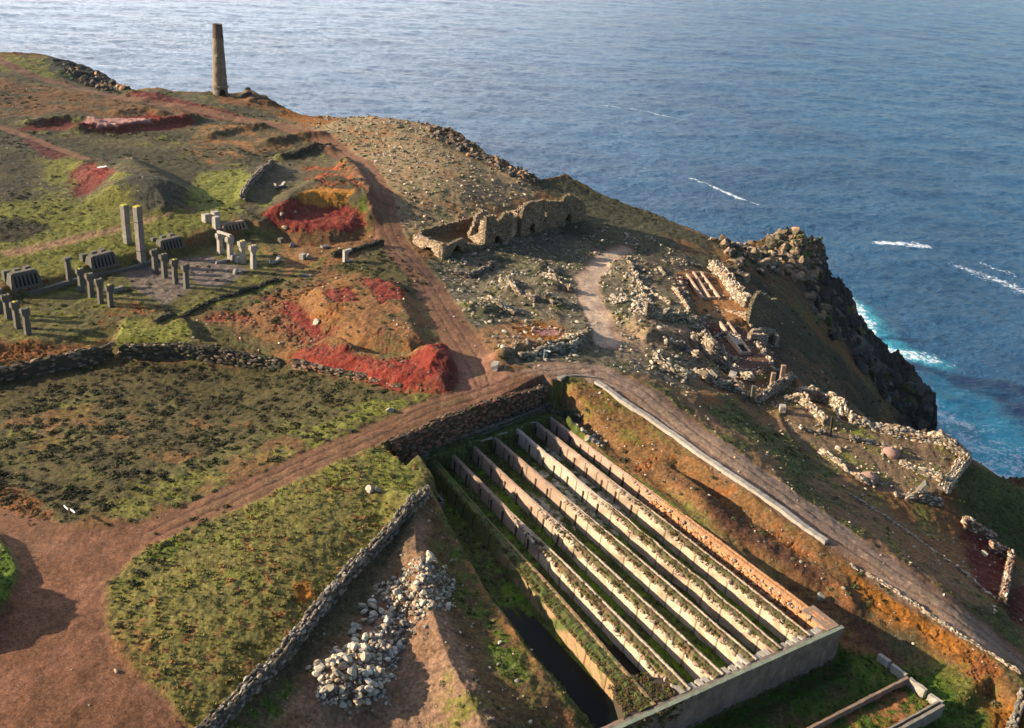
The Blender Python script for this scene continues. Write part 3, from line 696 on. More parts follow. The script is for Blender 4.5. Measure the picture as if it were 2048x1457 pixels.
for l, r, a in (([(1700,610),(1740,690),(1790,740),(1850,810)], 11, .7), ([(1850,800),(1860,850),(1900,900),(1960,940),(2060,985)], 25, 1.1), ([(1790,705),(1850,720)], 9, .7), ([(1880,830),(1960,850),(2010,900)], 18, 1.0)):
    d, t = segdist(spx(l), sx, sy, False); scol[:, 0] = np.maximum(scol[:, 0], a * sstep(1.2, 0, d / r + nz * .9))
for l, r, a in (([(1775,705),(1830,712),(1870,720)], 7, .85), ([(1715,625),(1740,640)], 3, .7), ([(1840,810),(1880,830),(1930,850)], 9, .85), ([(1755,488),(1800,490),(1850,495)], 4.5, .95), ([(1920,535),(1990,555),(2060,590)], 6, .7),
                ([(1960,525),(2030,550)], 3, .6), ([(1380,357),(1425,372),(1515,410)], 2.6, .9), ([(1210,212),(1290,222),(1370,240)], 4, .62), ([(1220,352),(1240,358)], 2, .5), ([(1700,605),(1745,690),(1795,745),(1860,815),(1852,870),(1910,915),(2060,990)], 6.5, .95), ([(1900,875),(1980,905),(2050,950)], 13, .72), ([(1660,650),(1620,640)], 2, .4)):
    d, t = segdist(spx(l), sx, sy, False); scol[:, 1] = np.maximum(scol[:, 1], a * sstep(1.3, 0, d / r + nz2 * .8 + nz * .4))
q0 = (np.arange(NSV - 1)[:, None] * NSU + np.arange(NSU - 1)).ravel()
o = mesh_np('sea', np.stack([sx, sy, sz], 1), np.stack([q0, q0 + 1, q0 + NSU + 1, q0 + NSU], 1), ms, cols=scol, smooth=True); o['kind'] = 'structure'
print('ground and sea done')

# sea air: thin even haze round everything
bm = bmesh.new(); bmesh.ops.create_cube(bm, size=1)
for v in bm.verts: v.co = (v.co.x * 140000, v.co.y * 140000, -2.5 + v.co.z * 139)
mh = bpy.data.materials.new('haze'); mh.use_nodes = True; nt = mh.node_tree; nt.nodes.remove(nt.nodes['Principled BSDF'])
pv = nt.nodes.new('ShaderNodeVolumePrincipled'); pv.inputs['Density'].default_value = 2.4e-5; pv.inputs['Color'].default_value = (.92, .96, 1, 1); pv.inputs['Anisotropy'].default_value = .3
nt.links.new(pv.outputs[0], nt.nodes['Material Output'].inputs['Volume'])
me = bpy.data.meshes.new('haze'); bm.to_mesh(me); bm.free(); me.materials.append(mh); o = bpy.data.objects.new('haze', me); COL.objects.link(o); o['kind'] = 'stuff'; o.display_type = 'WIRE'
# ------------------------------------------------------------------ stones
def ico(sub=1):
    bm = bmesh.new(); bmesh.ops.create_icosphere(bm, subdivisions=sub, radius=1)
    v = np.array([x.co[:] for x in bm.verts]); f = np.array([[a.index for a in q.verts] for q in bm.faces]); bm.free(); return v, f
_i1 = ico(1); _i2 = ico(2); _i3 = ico(3)
def rockv(seed, base=_i1, cuts=9, lo=.48, hi=.85, jit=.06):
    r = np.random.RandomState(seed); v = base[0].copy()
    for k in range(cuts):
        n = r.randn(3); n /= np.linalg.norm(n); d = lo + (hi - lo) * r.rand()
        t = v @ n - d; v = v - np.maximum(t, 0)[:, None] * n
    v += r.randn(*v.shape) * jit * .4
    return v / np.abs(v).max(0)
ROCKS = [rockv(i, _i1) for i in range(14)]
ROCKS2 = [rockv(100 + i, _i2, 15, .38, .72, .03) for i in range(10)]
LOWR = [rockv(200 + i, ico(1), 7) for i in range(6)]
def rotz(a):
    R = np.zeros((len(a), 3, 3)); R[:, 0, 0] = np.cos(a); R[:, 0, 1] = -np.sin(a); R[:, 1, 0] = np.sin(a); R[:, 1, 1] = np.cos(a); R[:, 2, 2] = 1; return R
def rand_rot(n, tilt=.4, r=RS):
    R = rotz(r.rand(n) * 6.283); a = r.randn(n) * tilt
    T = np.zeros((n, 3, 3)); T[:, 0, 0] = 1; T[:, 1, 1] = np.cos(a); T[:, 1, 2] = -np.sin(a); T[:, 2, 1] = np.sin(a); T[:, 2, 2] = np.cos(a)
    return R @ T
def instances(shapes, faces, pos, scale, R, cols, r=RS, cvar=.0):
    """merge copies of small shapes into arrays; scale (n,3)"""
    n = len(pos); k = r.randint(0, len(shapes), n); Vs = []; Fs = []; Cs = []; off = 0
    for i, sh in enumerate(shapes):
        m = np.where(k == i)[0]
        if len(m) == 0: continue
        v = sh[None] * scale[m][:, None, :]
        v = np.einsum('nij,nvj->nvi', R[m], v) + pos[m][:, None, :]
        f = faces[None] + (np.arange(len(m)) * len(sh))[:, None, None] + off
        Vs.append(v.reshape(-1, 3)); Fs.append(f.reshape(-1, faces.shape[1]))
        c = np.repeat(cols[m][:, None, :], len(sh), 1)
        if cvar: c = c * (1 + (r.rand(len(m), len(sh), 1) - .5) * cvar)
        Cs.append(c.reshape(-1, 3)); off += v.shape[0] * v.shape[1]
    return np.vstack(Vs), np.vstack(Fs), np.vstack(Cs)
def pal(n, cols, r=RS, var=.25):
    cols = np.array(cols); c = cols[r.randint(0, len(cols), n)]
    return np.clip(c * (1 + (r.rand(n, 1) - .5) * 2 * var), .005, .8)
S_GREY = [(.20,.17,.13), (.26,.22,.17), (.13,.115,.09), (.30,.22,.15), (.17,.13,.09)]
S_DARK = [(.075,.063,.042), (.11,.088,.06), (.055,.048,.034), (.14,.10,.062), (.05,.058,.02)]
S_WARM = [(.36,.25,.16), (.42,.32,.22), (.30,.18,.10), (.24,.17,.11), (.45,.37,.27)]
S_REDW = [(.20,.085,.055), (.16,.10,.07), (.24,.12,.07), (.11,.07,.05), (.28,.17,.12)]
S_PALE = [(.34,.285,.20), (.27,.225,.16), (.42,.355,.265), (.20,.17,.125), (.31,.225,.14), (.36,.305,.22)]
M_STONE = m_attr('stone', .22, 5, .03, .9)

def resample(P, step):
    P = np.array(P, float); seg = np.hypot(*np.diff(P[:, :2], axis=0).T); L = np.concatenate([[0], np.cumsum(seg)])
    n = max(2, int(L[-1] / step) + 1); s = np.linspace(0, L[-1], n)
    return np.stack([np.interp(s, L, P[:, i]) for i in range(P.shape[1])], 1)
def frames(T, N, r, jit=.25):
    """rotation matrices with columns tangent, normal, up and a little jitter"""
    n = len(T); U = np.cross(T, N); R = np.stack([T, N, U], 2)
    return R @ rand_small(n, jit, r)
def rand_small(n, j, r):
    a = r.randn(n, 3) * j; R = np.zeros((n, 3, 3)); R[:, 0, 0] = R[:, 1, 1] = R[:, 2, 2] = 1
    R[:, 0, 1] = -a[:, 2]; R[:, 0, 2] = a[:, 1]; R[:, 1, 0] = a[:, 2]; R[:, 1, 2] = -a[:, 0]; R[:, 2, 0] = -a[:, 1]; R[:, 2, 1] = a[:, 0]
    return R
def strip(A, B, col):
    """quads between two polylines of equal length"""
    n = len(A); V = np.vstack([A, B]); i = np.arange(n - 1)
    return V, np.stack([i, i + 1, n + i + 1, n + i], 1)
def tri(F): return np.vstack([F[:, [0, 1, 2]], F[:, [0, 2, 3]]])
def face_stones(A, B, size, cols, r, dens=1.9, moss=.0):
    """stones laid on the ruled face between polylines A (bottom) and B (top)"""
    A, B = np.array(A), np.array(B)
    seg = np.linalg.norm(np.diff(A, axis=0), axis=1); L = np.concatenate([[0], np.cumsum(seg)]); hgt = np.linalg.norm(B - A, axis=1).mean()
    n = int(L[-1] * hgt / (size * size * 1.5) * dens); s = r.rand(n) * L[-1]; t = r.rand(n)
    row = size * .72; t = (np.floor(t * hgt / row) + .5 + r.randn(n) * .12) * row / max(hgt, row); t = np.clip(t, 0, 1)
    a = np.stack([np.interp(s, L, A[:, i]) for i in range(3)], 1); b = np.stack([np.interp(s, L, B[:, i]) for i in range(3)], 1)
    s2 = np.minimum(s + .3, L[-1]); s1 = s2 - .3
    T = np.stack([np.interp(s2, L, A[:, i]) - np.interp(s1, L, A[:, i]) for i in range(3)], 1); T /= np.linalg.norm(T, axis=1)[:, None] + 1e-9
    up = b - a; up /= np.linalg.norm(up, axis=1)[:, None] + 1e-9
    N = np.cross(T, up); N /= np.linalg.norm(N, axis=1)[:, None] + 1e-9
    k = .6 + .8 * r.rand(n) ** 1.5
    sc = np.stack([size * .62 * k * (1 + .5 * r.rand(n)), size * .38 * k, size * .40 * k], 1)
    pos = a + (b - a) * t[:, None] + N * (r.rand(n)[:, None] - .5) * size * .25
    return instances(ROCKS, _i1[1], pos, sc, frames(T, N, r, .12), pal(n, cols, r), r)
def join(parts):
    V = []; F = []; Cc = []; o = 0
    for v, f, c in parts:
        if f.shape[1] == 4: f = tri(f)
        V.append(v); F.append(f + o); Cc.append(c if c.ndim == 2 and len(c) == len(v) else np.repeat(np.array(c).reshape(1, 3), len(v), 0)); o += len(v)
    return np.vstack(V), np.vstack(F), np.vstack(Cc)
def dry_wall(P, h, th, size, cols, label, seed=1, name='stone_wall', cat='stone wall', group=None, ragged=.3, capcols=None, core=None, base=None, parent=None):
    """free-standing dry stone wall along world polyline P (x, y)"""
    core = core or tuple(np.mean(cols, 0) * .45); r = np.random.RandomState(seed); P = resample(P, .5); n = len(P)
    T = np.gradient(P, axis=0); T /= np.linalg.norm(T, axis=1)[:, None]; Nn = np.stack([-T[:, 1], T[:, 0]], 1)
    z = H(P[:, 0], P[:, 1])
    zl = H(*(P + Nn * th * .7).T); zr = H(*(P - Nn * th * .7).T)
    hh = (h if np.ndim(h) else np.full(n, h)); hh = np.interp(np.linspace(0, 1, n), np.linspace(0, 1, len(np.atleast_1d(h))), np.atleast_1d(h)) if np.ndim(h) else hh
    hh = hh * (1 + ragged * fbm(P[:, 0] * 1.0, P[:, 1], 3, 3, seed + 300) * 2)
    top = np.maximum(z, .5 * (zl + zr)) + hh
    def pl(off, zz): return np.column_stack([P + Nn * off, zz])
    w1 = th * .5; w2 = th * .36
    LB, LT, RT, RB = pl(w1, zl - .35), pl(w2, top), pl(-w2, top), pl(-w1, zr - .35)
    parts = []
    cA = lambda: np.array(core)
    i = .06
    for A, B in ((pl(w1 - i, zl - .35), pl(w2 - i, top - i)), (pl(w2 - i, top - i), pl(-w2 + i, top - i)), (pl(-w2 + i, top - i), pl(-w1 + i, zr - .35))):
        v, f = strip(A, B, None); parts.append((v, f, cA()))
    for e in (0, -1):
        v = np.array([LB[e], LT[e], RT[e], RB[e]]); parts.append((v, np.array([[0, 1, 2, 3]]), cA()))
    parts.append(face_stones(LB[::-1], LT[::-1], size, cols, r)); parts.append(face_stones(RB, RT, size, cols, r))
    parts.append(face_stones(RT, LT, size * 1.05, capcols or cols, r, 2.0))
    for e in (0, -1):
        A = np.array([LB[e], RB[e]]); B = np.array([LT[e], RT[e]]); parts.append(face_stones(A, B, size, cols, r))
    v, f, c = join(parts)
    o = mesh_np(name, v, f, M_STONE, parent, c)
    if not parent: tag(o, label, cat, group)
    return o
def face_wall(bot, top, size, cols, label, seed=1, name='retaining_wall', cat='retaining wall', thick=.8, core=None, lush=None):
    """retaining wall whose stone face runs between two 3-D polylines; keeps its body behind the face"""
    core = core or tuple(np.mean(cols, 0) * .45); r = np.random.RandomState(seed); m = max(len(bot), len(top)); k = 60
    bot = resample(bot, .01)[np.linspace(0, len(resample(bot, .01)) - 1, k).astype(int)]; top = resample(top, .01)[np.linspace(0, len(resample(top, .01)) - 1, k).astype(int)]
    T = bot[-1] - bot[0]; T /= np.linalg.norm(T); N = np.cross(T, [0, 0, 1]); N /= np.linalg.norm(N)
    top = top.copy(); top[:, 2] += fbm(top[:, 0], top[:, 1], 2, 3, seed + 400) * .35
    bk = top - N * thick; bb = bot - N * thick; bb[:, 2] -= .3; b0 = bot.copy(); b0[:, 2] -= .4
    ins = N * .08
    parts = []
    for A, B in ((b0 - ins, top - ins), (top - ins, bk), (bk, bb)):
        v, f = strip(A, B, None); parts.append((v, f, np.array(core)))
    for e in (0, -1):
        parts.append((np.array([b0[e] - ins, top[e] - ins, bk[e], bb[e]]), np.array([[0, 1, 2, 3]]), np.array(core)))
    parts.append(face_stones(b0, top, size, cols, r)); parts.append(face_stones(top, bk, size, cols, r))
    v, f, c = join(parts); o = mesh_np(name, v, f, M_STONE, None, c); tag(o, label, cat); return o

# --- field wall by the stone heap, the walls of the moor and the works
XY = lambda l: PP(l)[:, :2]
dry_wall(XY([(852,990),(838,1008),(800,1045),(740,1110),(690,1165),(640,1225),(590,1290),(540,1345),(480,1405),(425,1462),(380,1510)]), 1.15, 1.0, .36, S_GREY + S_DARK[:2], 'dry stone field wall between the grassy field and the heap of pale stones', 11)
face_wall(np.array([G(800,932,-4.5), G(900,890,-4.5), G(990,850,-4.5), G(1085,808,-4.5)]), np.array([G(783,884,-.7), G(860,853,-.75), G(960,812,-.8), G(1092,774,-.9)]), .42, S_DARK + S_REDW[:3], 'tall dark stone retaining wall under the track above the settling tanks', 12)
face_wall(np.array([G(-60,775,-3.3), G(60,755,-3.3), G(130,742,-3.2), G(232,722,-3.2)]), np.array([G(-60,750,-1.5), G(60,727,-1.5), G(130,712,-1.5), G(222,692,-1.2)]), .5, S_DARK + [S_WARM[3], S_WARM[2]], 'low boulder wall with rusty bracken above it at the left edge', 13)
face_wall(np.array([G(240,722,-3.1), G(330,722,-3.0), G(440,732,-3.0), G(560,738,-2.6)]), np.array([G(236,694,-.9), G(330,690,-.8), G(430,698,-1.1), G(560,722,-1.9)]), .42, S_DARK + [S_WARM[3]], 'dark stone wall holding up the bright grassy knoll', 14)
face_wall(np.array([G(590,748,-2.8), G(660,768,-2.7), G(720,785,-2.6), G(800,810,-2.2)]), np.array([G(585,722,-1.2), G(650,738,-1.1), G(720,752,-.9), G(800,776,-.8)]), .5, S_DARK + S_REDW, 'red stained stone wall below the crimson spoil bank', 15)
dry_wall(XY([(555,560),(500,580),(420,606),(345,630),(310,645)]), .35, .8, .35, S_DARK, 'low mossy bank wall along the front of the concrete floor', 16, ragged=.6)
dry_wall(XY([(665,515),(700,505),(765,490)]), .7, .8, .38, S_DARK, 'short grassy stone wall running to the track below the crimson platform', 17)
dry_wall(XY([(485,398),(500,370),(530,338),(545,328)]), .8, .8, .4, S_GREY, 'grey stone wall climbing the slope left of the crimson platform', 18)
dry_wall(XY([(585,310),(620,296),(660,290)]), .5, .7, .4, S_DARK, 'short dark bank wall beside the upper track', 19)
M_VOID, _nt, _b = mat('shade_joint_black', .95, .05); _b.inputs['Base Color'].default_value = (.012, .010, .009, 1)  # near-black: shade painted into openings and slots, also dark joints
# ------------------------------------------------------------------ masonry of the ruins
def m_masonry(name, cols, mortar=(.10,.08,.055), scale=2.4, dark=.5, bumps=.12):
    m, nt, b = mat(name, .92, .1)
    mp = node(nt, 'ShaderNodeMapping'); mp.inputs['Scale'].default_value = (1, 1, 1.8); nt.links.new(geo(nt), mp.inputs[0])
    vo = node(nt, 'ShaderNodeTexVoronoi', feature='F1'); vo.inputs['Scale'].default_value = scale; nt.links.new(mp.outputs[0], vo.inputs['Vector'])
    ve = node(nt, 'ShaderNodeTexVoronoi', feature='DISTANCE_TO_EDGE'); ve.inputs['Scale'].default_value = scale; nt.links.new(mp.outputs[0], ve.inputs['Vector'])
    sp = node(nt, 'ShaderNodeSeparateColor'); nt.links.new(vo.outputs['Color'], sp.inputs[0])
    c = mixc(nt, cols[0], cols[1], ramp(nt, sp.outputs[0], .1, .9)); c = mixc(nt, c, cols[2], ramp(nt, noise(nt, .5, 4), .42, .62))
    c = mixc(nt, c, cols[3], ramp(nt, noise(nt, 1.6, 5, .7), .55, .72))
    c = mixc(nt, mortar, c, ramp(nt, ve.outputs['Distance'], .0, .09))
    nt.links.new(c, b.inputs['Base Color'])
    h = madd(ramp(nt, ve.outputs['Distance'], 0, .12), noise(nt, 6, 5, .7), .6)
    bump(nt, b, h, .9, bumps); return m
M_MAS = m_masonry('ruin_masonry', [(.27,.20,.125), (.20,.15,.095), (.24,.15,.085), (.11,.10,.065)])
M_MASW = m_masonry('warm_masonry', [(.42,.30,.19), (.34,.20,.11), (.38,.20,.10), (.24,.17,.11)])
M_MASR = m_masonry('red_masonry', [(.22,.10,.07), (.26,.14,.09), (.16,.06,.045), (.30,.21,.15)])
M_MASD = m_masonry('shaly_masonry', [(.21,.165,.10), (.16,.125,.08), (.19,.145,.085), (.12,.10,.06)], scale=3.2)
PALS = {'warm_masonry': S_WARM, 'red_masonry': S_REDW, 'ruin_masonry': [(.24,.185,.115), (.17,.135,.085), (.27,.20,.12), (.20,.12,.07), (.11,.10,.065)], 'shaly_masonry': [(.18,.145,.09), (.14,.115,.07), (.20,.155,.095), (.10,.09,.05)], 'header_brick': [(.22,.115,.08), (.18,.10,.07), (.25,.16,.115), (.11,.07,.05)], 'dark_concrete': [(.13,.115,.09), (.10,.09,.07)]}
def hpx(P, px, py):
    """height above P of the pixel ray where it passes the upright line through P"""
    d = rays(px, py); return CAMH + d[2] / d[1] * P[1] - P[2]
def sh(A, B, px, py):
    """(s, z) where the pixel ray meets the upright plane through A, B"""
    d = rays(px, py); t = (B - A)[:2]; L = np.hypot(*t); t = t / L; n = np.array([-t[1], t[0]])
    k = (A[:2] @ n) / (d[:2] @ n); q = d * k; return float((q[:2] - A[:2]) @ t), CAMH + q[2]
def ruin_wall(A, B, top, holes=(), thick=.7, m=None, parent=None, name='wall', cell=.3, seed=0, jit=.05, px=True, zb0=None, rag=.25):
    """ruined masonry panel between ground points A and B, thickness going away from the camera;
    top and holes are traced as pixels on the panel's plane (or given as (s, z))"""
    A = np.array(A, float); B = np.array(B, float); t = (B - A)[:2]; L = np.hypot(*t); t = t / L
    nrm = np.array([-t[1], t[0]]); nrm = nrm if nrm[1] > 0 else -nrm
    tp = np.array([sh(A, B, *q) for q in top] if px else top); tp = tp[np.argsort(tp[:, 0])]
    hs = []
    for hdef in holes:
        q = [sh(A, B, hdef[0], hdef[3]), sh(A, B, hdef[2], hdef[3]), sh(A, B, hdef[0], hdef[1]), sh(A, B, hdef[2], hdef[1])] if px else None
        if px: s0, s1 = sorted((q[0][0], q[1][0])); z0 = min(q[0][1], q[1][1]); z1 = max(q[2][1], q[3][1])
        else: s0, z0, s1, z1 = hdef[:4]
        hs.append((s0, s1, z0, z1, hdef[4] if len(hdef) > 4 else True))
    base = (min(A[2], B[2]) if zb0 is None else zb0) - .8
    ns = max(2, int(round(L / cell))); nz = max(2, int(math.ceil((tp[:, 1].max() - base) / cell)) + 1)
    sc = (np.arange(ns) + .5) * L / ns; zc_ = base + (np.arange(nz) + .5) * cell
    r = np.random.RandomState(seed)
    topz = np.interp(sc, tp[:, 0], tp[:, 1]) + (r.rand(ns) - .5) * rag
    full = zc_[None, :] < topz[:, None]
    for s0, s1, z0, z1, arch in hs:
        S, Z = np.meshgrid(sc, zc_, indexing='ij'); mid = (s0 + s1) / 2; w = (s1 - s0) / 2
        if arch: zs = z1 - min(w, z1 - z0); ins = (np.abs(S - mid) < w) & (Z < zs + (z1 - zs) * np.sqrt(np.clip(1 - ((S - mid) / w) ** 2, 0, 1)))
        else: ins = (np.abs(S - mid) < w) & (Z < z1)
        full &= ~(ins & (Z > z0 - .5))
    vid = {}; V = []; F = []
    def vt(i, j, k):
        q = (i, j, k)
        if q not in vid:
            vid[q] = len(V); rr = np.random.RandomState((i * 7919 + j * 104729 + k * 31 + seed) & 0x7fffffff).randn(3) * jit
            s = i * L / ns + rr[0]; z = base + j * cell + rr[1]; d = k * thick + rr[2]
            V.append((A[0] + t[0] * s + nrm[0] * d, A[1] + t[1] * s + nrm[1] * d, z))
        return vid[q]
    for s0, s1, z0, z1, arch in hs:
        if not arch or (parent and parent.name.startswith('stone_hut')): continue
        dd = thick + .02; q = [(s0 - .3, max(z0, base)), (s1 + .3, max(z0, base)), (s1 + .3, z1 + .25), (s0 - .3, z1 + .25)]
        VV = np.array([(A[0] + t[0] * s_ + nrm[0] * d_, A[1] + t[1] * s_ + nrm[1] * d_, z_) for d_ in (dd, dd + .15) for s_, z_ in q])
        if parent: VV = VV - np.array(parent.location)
        mesh_np('arch_shade_plate', VV, np.array([(0, 1, 2, 3), (7, 6, 5, 4), (0, 4, 5, 1), (1, 5, 6, 2), (2, 6, 7, 3), (3, 7, 4, 0)]), M_VOID, parent)  # black plate added behind the arch so the opening looks shaded
    fl = lambda i, j: 0 <= i < ns and 0 <= j < nz and full[i, j]
    for i in range(ns):
        for j in range(nz):
            if not full[i, j]: continue
            F.append((vt(i, j, 0), vt(i + 1, j, 0), vt(i + 1, j + 1, 0), vt(i, j + 1, 0)))
            F.append((vt(i + 1, j, 1), vt(i, j, 1), vt(i, j + 1, 1), vt(i + 1, j + 1, 1)))
            if not fl(i - 1, j): F.append((vt(i, j, 1), vt(i, j, 0), vt(i, j + 1, 0), vt(i, j + 1, 1)))
            if not fl(i + 1, j): F.append((vt(i + 1, j, 0), vt(i + 1, j, 1), vt(i + 1, j + 1, 1), vt(i + 1, j + 1, 0)))
            if not fl(i, j - 1): F.append((vt(i, j, 1), vt(i + 1, j, 1), vt(i + 1, j, 0), vt(i, j, 0)))
            if not fl(i, j + 1): F.append((vt(i, j + 1, 0), vt(i + 1, j + 1, 0), vt(i + 1, j + 1, 1), vt(i, j + 1, 1)))
    V = np.array(V); F = np.array(F); mm = m or M_MAS; pc = PALS.get(mm.name, S_GREY)
    pos = []; fr = []
    ii, jj = np.where(full)
    k = np.where(r.rand(len(ii)) < .95)[0]; ii, jj = ii[k], jj[k]
    s_ = (ii + .5 + r.randn(len(ii)) * .22) * L / ns; z_ = base + (jj + .5) * cell + r.randn(len(ii)) * .05
    n_ = len(ii); t3 = np.array([t[0], t[1], 0.]); n3 = np.array([nrm[0], nrm[1], 0.]); Rm = np.stack([np.tile(t3, (n_, 1)), np.tile(-n3, (n_, 1)), np.tile([0, 0, 1.], (n_, 1))], 2) @ rand_small(n_, .07, r)
    q = .7 + .7 * r.rand(n_); P3 = np.column_stack([A[0] + t[0] * s_ - nrm[0] * .01, A[1] + t[1] * s_ - nrm[1] * .01, z_])
    pcs = pal(n_, pc, r, .25); nzz = fbm(P3[:, 0] * .7 + P3[:, 2], P3[:, 1] + P3[:, 2] * .5, 2.2, 3, seed + 600)[:, None]; pcs = pcs * (1 + .5 * nzz)
    va, fa, ca2 = instances(ROCKS, _i1[1], P3, np.column_stack([.20 * q * (1 + .4 * r.rand(n_)), .09 * q, .125 * q]), Rm, pcs, r)
    jt = full & ~np.pad(full, ((0, 0), (0, 1)))[:, 1:]; ii, jj = np.where(jt); n2 = len(ii) * 2; ii = np.repeat(ii, 2); jj = np.repeat(jj, 2); dd_ = r.rand(n2) * thick
    s_ = (ii + .5 + r.randn(n2) * .25) * L / ns; P3 = np.column_stack([A[0] + t[0] * s_ + nrm[0] * dd_, A[1] + t[1] * s_ + nrm[1] * dd_, base + (jj + 1) * cell - .03]); q = .10 + .12 * r.rand(n2)
    vb, fb, cb = instances(ROCKS, _i1[1], P3, np.column_stack([q * 1.3, q, q * .7]), rand_rot(n2, .3, r), pal(n2, pc, r, .25), r)
    cc0 = np.tile(np.mean(pc, 0) * .6, (len(V), 1)) * (1 + .4 * r.randn(len(V), 1) * .5)
    ev, ef, ec = [], [], []
    for e_, s0_ in ((-1, 0.), (1, L)):   # stones on the two ends
        kk = np.where(full[0 if e_ < 0 else -1])[0]; n4 = len(kk) * 2
        if n4 == 0: continue
        kk = np.repeat(kk, 2); dd_ = r.rand(n4) * thick; q = .7 + .6 * r.rand(n4)
        P3 = np.column_stack([A[0] + t[0] * s0_ + nrm[0] * dd_, A[1] + t[1] * s0_ + nrm[1] * dd_, base + (kk + r.rand(n4)) * cell])
        Rm = np.stack([np.tile(n3, (n4, 1)), np.tile(t3, (n4, 1)), np.tile([0, 0, 1.], (n4, 1))], 2)
        a_, b_, c_ = instances(ROCKS, _i1[1], P3, np.column_stack([.2 * q, .07 * q, .12 * q]), Rm, pal(n4, pc, r, .25), r); ev.append((a_, b_, c_))
    VV, FF, CCc = join([(V, F, np.clip(cc0, .01, .6)), (va, fa, ca2), (vb, fb, cb)] + ev)
    if parent: VV = VV - np.array(parent.location)
    o = mesh_np(name, VV, FF, M_STONE, parent, np.clip(CCc, .01, .7)); return o

# --- chimney
def lathe(prof, n=32, c=(0, 0)):
    """prof [(r, z)] -> verts, quads"""
    a = np.arange(n) / n * 2 * np.pi; V = np.array([(c[0] + r * math.cos(t), c[1] + r * math.sin(t), z) for r, z in prof for t in a])
    F = [(k * n + i, k * n + (i + 1) % n, (k + 1) * n + (i + 1) % n, (k + 1) * n + i) for k in range(len(prof) - 1) for i in range(n)]
    return V, np.array(F)
b0 = P1(441, 189); hC = hpx(b0, 441, 49); D = np.hypot(b0[0], b0[1])
wpx = lambda px: px / FPX * np.linalg.norm(b0 - np.array([0, 0, CAMH]))
ch = tag(empty('chimney_stack', b0), 'tall tapering round stone chimney standing alone at the cliff edge', 'chimney')
rb, rt = wpx(27.5) / 2, wpx(18.5) / 2
nz = 44; prof = []
for k in range(nz + 1):
    f = k / nz; prof.append((rb + (rt - rb) * f + .02 * math.sin(k * 2.7), hC * .81 * f if f < 1 else hC * .81))
prof = [(rb * 1.0, -1.5)] + prof
V, F = lathe(prof, 40)
V += np.random.RandomState(5).randn(*V.shape) * .06
M_CH = m_masonry('chimney_stone', [(.25,.20,.135), (.16,.13,.09), (.20,.155,.10), (.10,.085,.06)], scale=1.5, bumps=.25)
mesh_np('shaft', V, F, M_CH, ch, smooth=True)
r1 = rb + (rt - rb) * .81
r81 = prof[-1][0]
V, F = lathe([(r81 + .02, hC * .81), (r81 + .13, hC * .81 + .05), (r81 + .13, hC * .81 + .4), (r81, hC * .81 + .5)] + [(r81 + (rt * .93 - r81) * k / 14, hC * .81 + .5 + (hC * .19 - .5) * k / 14) for k in range(1, 15)] + [(rt * .93 + .08, hC), (rt * .93 - .5, hC + .02), (rt * .93 - .55, hC - 2.5)], 40)
V += np.random.RandomState(6).randn(*V.shape) * .02
mesh_np('brick_top', V, F, m_masonry('dark_brick', [(.10,.07,.05), (.14,.09,.06), (.08,.06,.045), (.05,.045,.035)], scale=4.5), ch)
V, F = lathe([(rb, 2.0), (rb + .22, 2.05), (rb + .22, 2.45), (rb - .05, 2.55)], 40); V += np.random.RandomState(8).randn(*V.shape) * .02
mesh_np('stone_band', V, F, M_CH, ch)
ang = math.atan2(-b0[1], -b0[0]) + .28
pr = [(-.8, -1), (.8, -1), (.8, .8), (.62, 1.35), (.3, 1.65), (0, 1.75), (-.3, 1.65), (-.62, 1.35), (-.8, .8)]
ca, sa = math.cos(ang), math.sin(ang)
V = [(ca * d - sa * s, sa * d + ca * s, z) for d in (rb + .06, rb - .6) for s, z in pr]  # solid black plug stands for the shaded inside of the opening
bmh = bmesh.new(); vs = [bmh.verts.new(q) for q in V]; n9 = len(pr); bmh.faces.new(vs[:n9]); bmh.faces.new(vs[n9:][::-1])
for i in range(n9): bmh.faces.new((vs[i], vs[i + n9], vs[(i + 1) % n9 + n9], vs[(i + 1) % n9]))
me = bpy.data.meshes.new('flue_opening'); bmh.to_mesh(me); bmh.free(); me.materials.append(M_VOID); oo = bpy.data.objects.new('flue_opening', me); COL.objects.link(oo); oo.parent = ch

# --- the calciner ruin
def ground(px, py, dz=0): q = P1(px, py).copy(); q[2] += dz; return q
cal = empty('calciner_ruin', ground(1000, 500)); tag(cal, 'long roofless stone calciner ruin with arched openings below the scree hill', 'ruined building')
A, B, Cc = ground(884, 519), ground(826, 487), ground(934, 500)
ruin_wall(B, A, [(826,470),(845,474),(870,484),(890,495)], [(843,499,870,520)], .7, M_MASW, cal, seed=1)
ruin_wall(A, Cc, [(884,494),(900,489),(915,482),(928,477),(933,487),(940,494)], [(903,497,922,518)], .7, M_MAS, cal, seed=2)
D_ = ground(969, 496); E_ = ground(1022, 484)
ruin_wall(Cc + [.2, 0, -.3], D_ + [0, 0, -.2], [(932,490),(945,489),(955,492),(969,488)], (), .7, M_MAS, cal, seed=3)
# back wall cut into the hill
bk = [ground(842, 474), ground(890, 463), ground(925, 458), ground(972, 452)]
for i, tp in enumerate(([(842,463),(865,456),(890,450)], [(890,450),(910,445),(925,441)], [(925,441),(940,437),(955,433),(972,430)])):
    ruin_wall(bk[i], bk[i + 1], tp, (), .6, M_MASR if i == 2 else M_MAS, cal, seed=4 + i)
